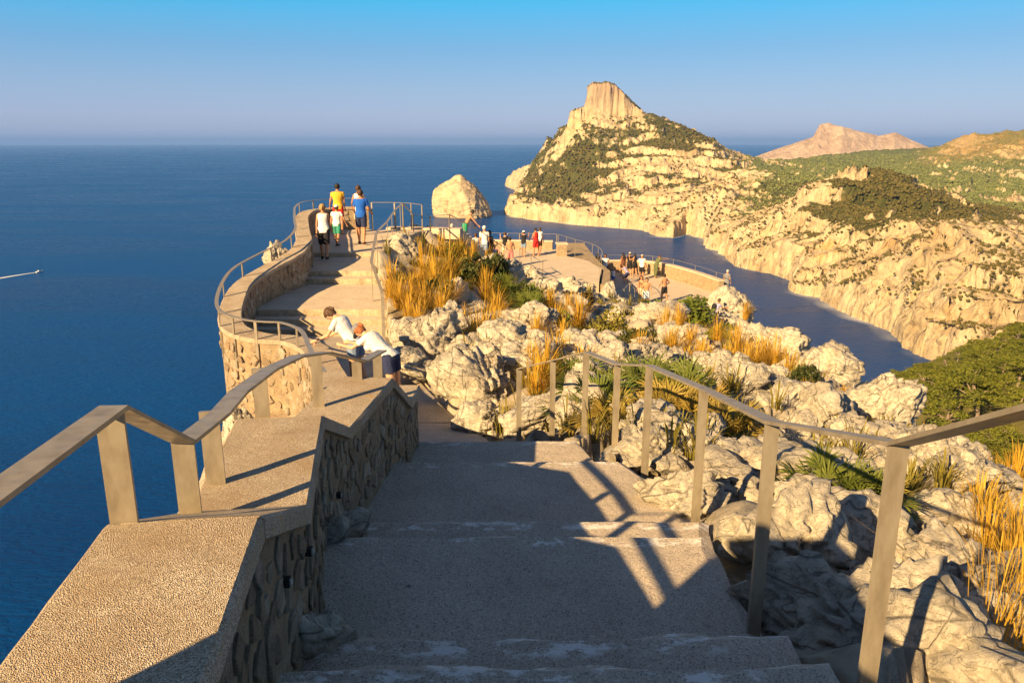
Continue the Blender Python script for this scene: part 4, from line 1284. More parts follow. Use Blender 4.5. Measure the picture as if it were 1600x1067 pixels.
# u, v, distance, width px, height px, mesh, spin, label
BOULD = [
 (1072,785,4.95,150,90,1,0.4,'pale angular boulder just behind the third railing post from the right'),
 (1235,850,3.95,250,165,2,1.1,'big sunlit boulder bulging against the stairs beside the second railing post'),
 (1018,708,6.2,150,88,3,2.0,'rounded boulder between the slim posts below the dwarf palms'),
 (1245,750,6.0,300,140,4,0.2,'broad smooth slab leaning behind the railing below the yellow grass and palms'),
 (1330,985,3.0,330,210,5,2.7,'grey shaded slab beside the lowest steps'),
 (1500,915,4.2,300,150,6,0.9,'flat cracked slab in the sun to the right of the nearest post'),
 (1480,815,5.5,200,100,7,1.9,'layered ledge of rock above the flat cracked slab'),
 (1452,735,8.0,150,135,0,3.0,'tall split boulder seen under the right end of the handrail'),
 (1385,628,11.4,130,112,1,4.0,'round topped boulder standing out against the bay'),
 (1262,648,10.3,190,115,2,5.0,'wide creamy boulder above the handrail in the middle of the right slope'),
 (1150,612,11.6,210,120,3,0.7,'long ribbed boulder sloping down behind the railing'),
 (1292,565,15.6,100,66,4,1.5,'boulder on the skyline above the bay water'),
 (1230,542,19.5,76,60,5,2.6,'pointed boulder on the skyline beside the golden grass'),
 (1180,525,24,62,50,6,0.3,'small pale boulder at the edge above the water'),
 (1143,482,41,72,64,7,1.2,'steep rock knob behind the lower platform parapet'),
 (985,565,13.6,160,70,0,2.2,'low broad boulder beyond the railing peak'),
 (665,528,13.4,140,92,1,0.1,'pitted domed boulder right beside the low path'),
 (788,548,13.3,120,74,2,1.8,'smooth domed boulder in front of the tall yellow grass'),
 (755,612,10.7,150,125,3,2.9,'fluted steep boulder at the bend of the low path'),
 (642,566,12.2,110,46,4,0.6,'low rock lip along the edge of the low path'),
 (760,660,9.5,100,66,5,4.4,'jagged broken boulder at the foot of the lowest railing post'),
 (842,676,8.9,80,56,6,3.3,'small grey rock between the two lowest posts'),
 (872,550,14.2,110,62,7,0.5,'boulder with a shaded hollow left of the railing peak'),
 (955,575,12.6,120,86,0,1.3,'rounded boulder directly behind the railing peak'),
 (822,504,17.8,100,48,1,2.4,'low ribbed rock among the grass above the domed boulder'),
 (728,490,19.3,80,40,2,0.8,'half buried rock among tall dry grass'),
 (750,462,24,100,36,3,3.7,'flat whitish rock under the dark green shrub'),
 (832,436,33,60,36,4,2.1,'grey rock at the near corner of the upper platform'),
 (905,460,33,62,46,5,5.2,'fluted rock under the curved platform railing'),
 (630,402,24.8,64,66,6,1.0,'sharp shaded outcrop beside the railing of the far path'),
 (430,402,20.3,34,52,7,2.5,'tall pale rock outside the curving far wall'),
 (372,690,9.6,70,100,0,0.9,'lit crag below the curving far wall'),
 (348,770,8.2,46,110,1,1.7,'narrow crag dropping to the sea below the near railing'),
 (1555,770,8.6,150,56,2,0.4,'long pale ledge at the right edge above the pines'),
 (1085,545,19,80,36,3,1.9,'flat boulder between the green shrub and the golden grass'),
 (1350,880,4.6,120,70,4,2.8,'wedge shaped boulder between the two nearest posts'),
 (1400,690,9.2,120,80,5,0.0,'cracked boulder right behind the handrail kink'),
 (1090,720,7.0,110,60,6,1.4,'boulder at the foot of the dwarf palms'),
 (900,660,8.6,90,56,7,3.1,'grey rock under the fan of green palm leaves by the railing'),
 (1330,690,8.8,130,70,1,3.9,'pale creased boulder below the wide creamy one'),
 (1210,600,14.0,90,50,2,0.2,'small boulder below the skyline boulders'),
]
rr_ = random.Random(5)
for u, v, y, w, h, k, sp, lab in BOULD:
    x, yy, z = PY(u, v, y)
    dep = y/ray(u, v)[1]
    rx = w/2*dep/FPX*0.98; rz = h/2*dep/FPX*1.08
    o = link('boulder', ROCKS[(k*5+int(u)) % 14])
    o.location = (x, yy, z-rz*0.12)
    o.rotation_euler = (rr_.uniform(-.25, .25), rr_.uniform(-.25, .25), sp)
    o.scale = (rx, (rx+rz)/2, rz)
    tag(o, lab, 'boulder', BG)

# smaller rocks belong to the hillside
n = 0
while n < 285:
    y = math.exp(rr_.uniform(math.log(2.4), math.log(38)))
    x = x_right(min(y, 29))+rr_.uniform(0.12, 1.0)**1.3*min(14, 2.2+0.75*y)
    if y > 27 and x < 1.5: continue
    if in_poly([(x, y)], PLAT1)[0] or in_poly([(x, y)], PLAT2)[0]: continue
    s = rr_.uniform(0.12, 0.42)*(0.75+0.045*y)
    if x-s*1.3 < x_right(min(y, 29))+0.05 and y < 30: continue
    z = hz(x, y)
    o = link('rock', SMALL[rr_.randrange(8)] if s < 0.35 else ROCKS[8+rr_.randrange(6)], HILL)
    o.location = (x, y, z+s*0.12)
    o.rotation_euler = (rr_.uniform(-.4, .4), rr_.uniform(-.4, .4), rr_.uniform(0, 6.28))
    o.scale = (s*rr_.uniform(0.9, 1.6), s*rr_.uniform(0.8, 1.2), s*rr_.uniform(0.55, 0.95))
    n += 1

for y, s in ((2.55, 0.13), (2.85, 0.08), (3.7, 0.09), (4.1, 0.12)):
    o = link('rock', SMALL[int(y*10) % 8], HILL)
    o.location = (x_left(y)+0.02, y, floor_z(y)+s*0.35); o.rotation_euler = (0.3*y, 0.2*y, y*2.0); o.scale = (s*0.75, s*1.1, s*1.25)

# ------------------------------------------------------------------ dry grass
M_GRASS = m_leaf('dry_grass', (0.66, 0.39, 0.035), (0.76, 0.50, 0.085), 0.4)
M_GRASSG = m_leaf('green_grass', (0.20, 0.19, 0.03), (0.42, 0.32, 0.07), 0.35)
def grass_np(tufts, seed, spread=0.5, blades=110, wid=0.006, stalk=0.25):
    rs = np.random.RandomState(seed); V = []; F = []
    for x, y, z, h, n in tufts:
        nb = int(blades*n)
        for b in range(nb):
            a = rs.uniform(0, 2*np.pi); r0 = rs.uniform(0, 0.16)*h**0.5
            up = rs.random() < stalk
            L = h*(rs.uniform(0.85, 1.25) if up else rs.uniform(0.45, 0.9)); bend = (0.22 if up else spread)*rs.uniform(0.3, 1.3)*L
            dx, dy = math.cos(a), math.sin(a); w = wid*rs.uniform(0.6, 1.3)*(1+0.025*y)
            px, py = -dy*w, dx*w
            bx, by = x+dx*r0, y+dy*r0
            i = len(V)
            V += [(bx-px, by-py, z-0.05), (bx+px, by+py, z-0.05),
                  (bx+dx*bend*.3-px*.8, by+dy*bend*.3-py*.8, z+L*.5), (bx+dx*bend*.3+px*.8, by+dy*bend*.3+py*.8, z+L*.5),
                  (bx+dx*bend*.7-px*(1.2 if up else .5), by+dy*bend*.7-py*(1.2 if up else .5), z+L*.82), (bx+dx*bend*.7+px*(1.2 if up else .5), by+dy*bend*.7+py*(1.2 if up else .5), z+L*.82),
                  (bx+dx*bend*1.2, by+dy*bend*1.2, z+L*(1.0 if up else .93))]
            F += [(i, i+1, i+3, i+2), (i+2, i+3, i+5, i+4), (i+4, i+5, i+6)]
    return V, F
TUFTS = [(625,480,17,70),(645,472,18,62),(612,470,18,80),(640,490,16.5,60),(700,442,22,90),(690,500,17,62),(720,520,15.5,70),(755,540,14.5,110),(735,545,14,80),(770,530,15,90),(690,395,26,50),
 (720,402,27,56),(760,420,28,56),(660,440,21,90),(680,450,20,80),(860,482,21,60),(890,492,21,60),(905,502,20,70),(870,500,19,50),(1040,522,21,60),(1060,508,25,50),(1050,540,18,60),(1150,562,18,70),(1180,574,17,70),(1210,580,17,70),(1120,545,20,55),(1195,560,18,60),(1165,580,16,60),
 (1240,590,15,50),(870,592,12.5,70),(850,622,10.5,90),(838,645,10,80),(862,662,9,90),(890,652,9,60),(1165,492,40,36),(1440,705,9,80),(1465,722,8.5,70),(1500,742,8,50),(1545,852,5.2,160),(1590,872,5,180),(1330,622,12,42),(1320,612,13,34),
 (560,590,0,0),(800,455,29,40),(740,395,29,36),(1095,560,17,46),(1075,575,15,40),(960,520,20,40),(1140,540,21,40),(1010,560,15,34),(1290,630,11.5,34),(1420,780,7,50),(1390,850,5.2,60),(700,470,19,80),(665,480,18,60),(1560,760,7.4,90),(1590,740,7.6,100),(1530,800,6.2,120),(1350,760,6.6,40),
 (676,408,25.5,40),(1100,575,15.5,60),(1135,590,15,60),(1000,540,17.5,50),(930,545,16,50),(880,530,17,60),(840,520,17,60),(1260,615,13,50),(815,560,13,60),(700,530,15,70),(1230,600,14.5,60),(655,500,16,60),(1380,700,9,50),(1080,540,19,60),(910,600,11,70),(760,470,21,70),(830,600,11.5,70),(650,412,25,46),(730,430,25,60),(790,470,22,60),(775,490,19,70)]
tl = []
for u, v, y, h in TUFTS:
    if not h: continue
    p = PY(u, v, y); dep = y/ray(u, v)[1]
    z = min(max(hz(p[0], p[1])-0.03, p[2]-0.2), p[2]+0.7)
    tl.append((p[0], p[1], z, h*dep/FPX*0.72, 1.25))
V, F = grass_np(tl, 3, 0.75, 150, 0.0042, 0.22)
BIG = [(1525,1075,2.95,270),(1562,1060,3.15,320),(1595,1075,2.9,240),(1482,1085,2.9,140),(1625,1000,3.3,300),(1540,1010,3.5,200),(1590,960,3.9,260)]
tl = []
for u, v, y, h in BIG:
    p = PY(u, v, y); dep = y/ray(u, v)[1]; tl.append((p[0], p[1], p[2], h*dep/FPX*0.85, 0.8))
V2, F2 = grass_np(tl, 4, 0.85, 62, 0.0024, 0.35)
b = len(V); V += V2; F += [tuple(i+b for i in f) for f in F2]
tag(link('dry_grass', mesh_np('dry_grass', V, F, M_GRASS)), 'tall golden dry grass in tufts all over the slope', 'grass', kind='stuff')
tl = []
while len(tl) < 420:
    y = math.exp(rr_.uniform(math.log(6), math.log(38))); x = x_right(min(y, 29))+0.3+rr_.uniform(0, 1)*min(13, 1.5+0.6*y)
    if in_poly([(x, y)], PLAT1)[0] or in_poly([(x, y)], PLAT2)[0] or (y > 27 and x < 0.5): continue
    tl.append((x, y, hz(x, y), rr_.uniform(0.2, 0.42)*(1+0.01*y), 0.35))
V, F = grass_np(tl, 9, 0.7, 90, 0.007, 0.1)
tag(link('low_grass', mesh_np('low_grass', V, F, M_GRASSG)), 'short olive grass between the rocks', 'grass', kind='stuff')

# ------------------------------------------------------------------ shrubs and dwarf palms
M_SHRUB = [m_leaf('shrub_bright', (0.10, 0.155, 0.022), (0.22, 0.25, 0.04)), m_leaf('shrub_dark', (0.045, 0.065, 0.018), (0.10, 0.11, 0.03)), m_leaf('shrub_brown', (0.09, 0.065, 0.02), (0.17, 0.12, 0.035)), m_leaf('shrub_olive', (0.17, 0.17, 0.03), (0.31, 0.26, 0.05))]
M_STEM = m_plain('woody_stem', (0.16, 0.11, 0.07), 0.9)
def leaf_cloud(name, seed, n, mat, lumps=9, leaf=0.10, flat=0.8):
    """leaves on a lumpy unit hemisphere"""
    rs = np.random.RandomState(seed); C = []
    for k in range(lumps):
        a = rs.uniform(0, 6.28); r = rs.uniform(0.1, 0.68); C.append((r*math.cos(a), r*math.sin(a), rs.uniform(0.15, 0.62)*flat, rs.uniform(0.25, 0.42)))
    V = []; F = []
    for i in range(n):
        c = C[rs.randint(lumps)]
        d = rs.normal(size=3); d /= np.linalg.norm(d)
        r = c[3]*rs.uniform(0.65, 1.08)
        p = np.array(c[:3])+d*r*np.array([1, 1, 0.85])
        if p[2] < 0: p[2] = abs(p[2])*0.3
        s = leaf*rs.uniform(0.6, 1.3)
        nn = d+rs.normal(size=3)*0.6; nn /= np.linalg.norm(nn)
        t = np.cross(nn, rs.normal(size=3)); t /= np.linalg.norm(t); b = np.cross(nn, t)
        j = len(V)
        V += [p-t*s, p+b*s*.45, p+t*s, p-b*s*.45]; F.append((j, j+1, j+2, j+3))
    return mesh_np(name, V, F, mat)
FOL = {}
def shrub(u, v, y, w, h, kind, lab, nleaf=1500):
    p = PY(u, v+h/2, y); dep = y/ray(u, v)[1]
    key = (kind, nleaf, int(u) % 3)
    if key not in FOL: FOL[key] = leaf_cloud('foliage', 300+len(FOL), nleaf, M_SHRUB[kind], 11, 0.085 if nleaf < 2000 else 0.06)
    t = empty('shrub', (p[0], p[1], min(max(p[2]-0.1, hz(p[0], p[1])-0.12), p[2]+0.5)), u*0.37)
    o = link('foliage', FOL[key], t); o.scale = (w/2*dep/FPX*1.1, w/2*dep/FPX*0.9, h*dep/FPX*1.25)
    m = MB()
    for k in range(5):
        a = k*1.3; m.tube([(0, 0, -0.2), (0.25*math.cos(a)*w*dep/FPX*.5, 0.25*math.sin(a)*w*dep/FPX*.5, h*dep/FPX*.35), (0.5*math.cos(a)*w*dep/FPX*.5, 0.5*math.sin(a)*w*dep/FPX*.5, h*dep/FPX*.7)], [0.02, 0.014, 0.008], 5)
    m.build('stem', M_STEM, t)
    return tag(t, lab, 'shrub', 'shrubs on the slope')
for a in [(768,438,25.5,90,50,1,'dark green shrub above the flat whitish rock'),
 (828,472,22.5,76,50,0,'green shrub in the middle of the slope below the upper platform'),
 (945,510,19.5,130,66,3,'large yellow green shrub on the slope below the platform landing',2600),
 (985,528,18,80,56,1,'dark half of the thicket right of the large yellow green shrub'),
 (1065,494,33,150,44,0,'wide bright green shrub in front of the lower platform',2600),
 (1020,498,34,60,30,0,'small bright shrub left of the wide one at the lower platform'),
 (662,362,31,52,34,2,'brown green bush between the railing posts on the skyline'),
 (690,368,31,34,24,2,'smaller brown bush right of the skyline bush'),
 (708,392,27,70,36,0,'leafy green shrub below the man in the turquoise shirt'),
 (660,418,23.5,80,50,1,'dark shrub beside the shaded outcrop near the far railing'),
 (720,425,24,90,44,1,'dark shrub mass behind the golden grass of the upper slope'),
 (800,440,27,60,36,1,'dark shrub left of the rock by the upper platform'),
 (640,452,20,60,44,1,'dark shrub behind the grass by the far railing posts'),
 (900,470,26,60,36,2,'brownish shrub under the fluted rock'),
 (1250,596,13.2,76,46,1,'dark green shrub in the gap between the skyline boulders'),
 (1145,492,40.5,30,34,1,'small dark bush at the foot of the steep rock knob'),
 (338,792,4.6,26,26,0,'tiny green plant at the foot of a near railing post'),
 (865,505,20,56,34,0,'low green shrub left of the large yellow green one'),
 (690,470,19.5,80,44,1,'dark green shrub behind the pitted domed boulder'),(1120,520,22,90,40,0,'bright green shrub right of the golden grass above the bay'),
 (900,590,11.3,90,40,0,'fresh green shrub left of the railing peak'),(1050,590,10.8,110,50,0,'bright green shrub over the dwarf palms behind the railing'),(735,445,24.5,70,40,3,'yellow green shrub in the upper slope grass')]:
    shrub(*a)

M_PALM = [m_leaf('palm_green', (0.09, 0.13, 0.02), (0.20, 0.22, 0.04), 0.2), m_leaf('palm_yellow', (0.36, 0.24, 0.05), (0.30, 0.27, 0.06), 0.2)]
def palm_mesh(seed, mat, n=34):
    rs = np.random.RandomState(seed); V = []; F = []
    for k in range(n):
        a = rs.uniform(0, 6.28); el = rs.uniform(0.25, 1.4); L = rs.uniform(0.35, 0.7)
        d = np.array([math.cos(a)*math.cos(el), math.sin(a)*math.cos(el), math.sin(el)])
        c = d*L; s = np.cross(d, [0, 0, 1]); s /= max(np.linalg.norm(s), 1e-6); nn = np.cross(s, d)
        i = len(V); w = 0.008
        V += [-s*w, s*w, c+s*w, c-s*w]; F.append((i, i+1, i+2, i+3))
        for b in range(11):
            th = (b-5)/5*1.25+rs.uniform(-.05, .05); bl = rs.uniform(0.30, 0.46)*(1-0.1*abs(b-5)/5)
            e = d*math.cos(th)+s*math.sin(th)-nn*0.12*abs(th); q = np.cross(e, nn); q /= np.linalg.norm(q)
            i = len(V); tip = c+e*bl; tip[2] -= 0.05
            V += [c, c+e*bl*.5+q*0.017, tip, c+e*bl*.5-q*0.017]; F.append((i, i+1, i+2, i+3))
    return mesh_np('fronds', V, F, mat)
PALMS = [palm_mesh(1, M_PALM[0]), palm_mesh(2, M_PALM[0], 44), palm_mesh(3, M_PALM[1]), palm_mesh(4, M_PALM[1], 40)]
for u, v, y, s, k, lab in [(930,655,8.6,0.8,0,'green dwarf palm between the second and third slim posts of the railing'),(985,640,9.2,0.85,1,'green fan leaved dwarf palm left of the fourth post'),(1040,668,8.2,0.75,2,'yellowing dwarf palm right of the fourth post'),
   (1085,672,7.9,0.75,3,'half dry dwarf palm above the boulder at the palms'),(1010,612,10.2,0.9,0,'green dwarf palm at the back of the railing thicket'),(1135,690,7.5,0.65,2,'small yellow dwarf palm at the right end of the thicket'),(1068,625,9.6,0.8,1,'leafy dwarf palm below the handrail at the long ribbed boulder'),
   (895,610,10.4,0.75,0,'dwarf palm under the railing peak'),(955,690,7.6,0.6,3,'straw coloured dwarf palm at the foot of the slim posts'),(1290,815,5.3,0.62,1,'shaded dark dwarf palm between the big slab and the nearest boulders'),(1255,785,5.6,0.5,0,'small shaded dwarf palm right behind the second post'),(1340,830,5.2,0.5,1,'dwarf palm in shadow beside the nearest post'),
   (1370,815,5.4,0.4,2,'small yellow green dwarf palm lit beside the nearest post'),(790,470,21.5,1.0,1,'dwarf palm among the grass in the middle of the slope'),(825,485,20.5,1.0,0,'dwarf palm beside the green shrub in mid slope'),(1105,650,8.8,0.7,3,'dry dwarf palm behind the third post from the right'),(1000,668,8.3,0.6,2,'low yellow dwarf palm between the fourth and fifth posts')]:
    p = PY(u, v, y)
    t = empty('dwarf_palm', (p[0], p[1], min(max(p[2]-0.3*s, hz(p[0], p[1])-0.05), p[2]+0.3)), u*0.71)
    o = link('fronds', PALMS[k], t); o.scale = (s, s, s)
    m = MB(); m.tube([(0, 0, -0.25), (0.01, 0, 0.02), (0.0, 0.02, 0.08)], [0.06*s, 0.055*s, 0.03*s], 7); m.build('trunk', M_STEM, t)
    tag(t, lab, 'palm', 'dwarf palms beside the railing')

# ------------------------------------------------------------------ pine wood on the lower slope
M_PINE = m_leaf('pine_needles', (0.11, 0.145, 0.018), (0.28, 0.275, 0.035), 0.25, True)
M_BARK = m_plain('pine_bark', (0.24, 0.19, 0.15), 0.9)
def pine_meshes(seed):
    rs = np.random.RandomState(seed); m = MB()
    H = 1.0; lean = rs.uniform(-.12, .12, 2)
    top = np.array([lean[0], lean[1], 0.72])
    m.tube([(0, 0, -0.15), (lean[0]*.2, lean[1]*.2, 0.25), tuple(top*np.array([.7, .7, .75])), tuple(top)], [0.035, 0.028, 0.02, 0.01], 7)
    V = []; F = []
    for k in range(17):
        a = k*2.4+rs.uniform(-.4, .4); r = 0.08+0.36*math.sqrt(k/17)*rs.uniform(.8, 1.1)
        z = 0.90-0.46*(r/0.44)**1.4+rs.uniform(-.09, .07)
        c = np.array([lean[0]+r*math.cos(a), lean[1]+r*math.sin(a), z])
        if k % 2 == 0: m.tube([tuple(top*np.array([.8, .8, .62+.02*(k % 5)])), tuple((top*.5+c*.5)-np.array([0, 0, .06])), tuple(c)], [0.012, 0.009, 0.004], 5)
        cr = rs.uniform(0.10, 0.165)
        for i in range(150):
            d = rs.normal(size=3); d /= np.linalg.norm(d); d[2] = abs(d[2])*(1 if rs.random() < 0.8 else -1)
            p = c+d*cr*rs.uniform(.55, 1.05)*np.array([1.15, 1.15, .55])
            s = rs.uniform(.014, .030); nn = d+rs.normal(size=3)*.7+np.array([0, 0, .4]); nn /= np.linalg.norm(nn)
            t = np.cross(nn, rs.normal(size=3)); t /= np.linalg.norm(t); b = np.cross(nn, t); j = len(V)
            V += [p-t*s, p+b*s*.5, p+t*s, p-b*s*.5]; F.append((j, j+1, j+2, j+3))
    return mesh_np('trunk', m.V, m.F, M_BARK), mesh_np('crown', V, F, M_PINE)
PINES = [pine_meshes(40+i) for i in range(5)]
pts = []
tries = 0
while len(pts) < 190 and tries < 9000:
    tries += 1
    u = rr_.uniform(1385, 1690); v = rr_.uniform(520, 790)
    y = rr_.uniform(45, 250)
    x = (u-800)/FPX*y/ray(u, v)[1]
    z = hz(x, y)
    # does the spot lie in the part of the slope the photograph shows
    f = y*CP-z*SP; vv = 533.5-FPX*(z*CP+y*SP)/f
    if not (535 < vv < 800): continue
    if any((x-a)**2+(y-b)**2 < (4.1+0.014*y)**2 for a, b, c in pts): continue
    pts.append((x, y, z))
for i, (x, y, z) in enumerate(pts):
    k = rr_.randrange(5); s = rr_.uniform(4.6, 9.0)
    t = empty('pine_tree', (x, y, z), rr_.uniform(0, 6.28))
    for nm, me in zip(('trunk', 'crown'), PINES[k]):
        o = link(nm, me, t); o.scale = (s*1.1, s*1.1, s*0.9)
    tag(t, 'green umbrella pine in the wood on the slope below the boulders', 'pine tree', 'pine wood below the boulders')
# ------------------------------------------------------------------ people
def m_skin(name, c):
    t = NT(name); n = t.noise(t.co(), 14.0, 3)
    m = t.out(t.mix(n, [x*0.85 for x in c], c), 0.55, None, 0, 0.35)
    return m
SKIN = {'light': m_skin('skin_light', (0.62, 0.36, 0.23)), 'tan': m_skin('skin_tan', (0.47, 0.24, 0.13)), 'dark': m_skin('skin_dark', (0.25, 0.12, 0.065))}
CL = {}
def cloth(c):
    if c not in CL:
        t = NT('cloth_%d' % len(CL)); p = t.co()
        col = t.mix(t.ramp(t.noise(p, 6.0, 4), [(0.3, 0.0), (0.7, 1.0)]), [x*0.85 for x in c], c)
        CL[c] = t.out(col, 0.9, t.bump(t.noise(p, 11.0, 5, 0.6, 0.8), 0.7, 0.02), 0, 0.15)
    return CL[c]
WHITE=(0.80,0.79,0.77); BLACK=(0.025,0.025,0.03); NAVY=(0.03,0.04,0.10); BLUE=(0.02,0.12,0.55); RED=(0.55,0.03,0.03); TURQ=(0.02,0.38,0.50); GREEN=(0.03,0.33,0.17)
YELL=(0.75,0.45,0.05); GREY=(0.20,0.21,0.24); DENIM=(0.20,0.28,0.42); PINK=(0.62,0.22,0.20); BROWN=(0.14,0.06,0.04); TEAL=(0.05,0.28,0.20); PALEB=(0.55,0.66,0.80); ORANGE=(0.65,0.22,0.05); OLIVE=(0.12,0.14,0.07); LILAC=(0.38,0.36,0.55); BEIGE=(0.62,0.52,0.40)
HAIR = {k: m_plain('hair_'+k, c, 0.6, 0.4) for k, c in {'brown': (0.07, 0.035, 0.018), 'black': (0.015, 0.012, 0.01), 'blond': (0.38, 0.22, 0.08), 'grey': (0.45, 0.43, 0.40), 'red': (0.30, 0.10, 0.03)}.items()}
M_EYE = m_plain('eye', (0.03, 0.02, 0.015), 0.2)

def ring_solid(m, secs, n=12):
    """closed loft through ellipse sections (center, side vector, front vector)"""
    b = len(m.V)
    for c, s, f in secs:
        for k in range(n):
            a = 2*math.pi*k/n
            m.V.append(tuple(np.array(c)+np.array(s)*math.cos(a)+np.array(f)*math.sin(a)))
    for i in range(len(secs)-1):
        for k in range(n):
            m.F.append((b+i*n+k, b+i*n+(k+1) % n, b+(i+1)*n+(k+1) % n, b+(i+1)*n+k))
    m.F.append(tuple(b+k for k in range(n))[::-1]); m.F.append(tuple(b+(len(secs)-1)*n+k for k in range(n)))

def capsule(m, p, q, r0, r1, n=10):
    p = np.array(p, float); q = np.array(q, float); d = q-p; L = np.linalg.norm(d); d = d/max(L, 1e-9)
    a = np.array([1, 0, 0]) if abs(d[0]) < 0.8 else np.array([0, 1, 0])
    s = np.cross(d, a); s /= np.linalg.norm(s); f = np.cross(d, s)
    secs = []
    for t in (-0.98, -0.7, -0.3):
        secs.append((p+d*r0*t, s*r0*math.sqrt(1-t*t), f*r0*math.sqrt(1-t*t)))
    secs += [(p, s*r0, f*r0), (q, s*r1, f*r1)]
    for t in (0.3, 0.7, 0.98):
        secs.append((q+d*r1*t, s*r1*math.sqrt(1-t*t), f*r1*math.sqrt(1-t*t)))
    ring_solid(m, secs, n)

def rx(v, a):
    c, s = math.cos(a), math.sin(a); return np.array([v[0], v[1]*c-v[2]*s, v[1]*s+v[2]*c])
def ry(v, a):
    c, s = math.cos(a), math.sin(a); return np.array([v[0]*c+v[2]*s, v[1], -v[0]*s+v[2]*c])
def rz_(v, a):
    c, s = math.cos(a), math.sin(a); return np.array([v[0]*c-v[1]*s, v[0]*s+v[1]*c, v[2]])

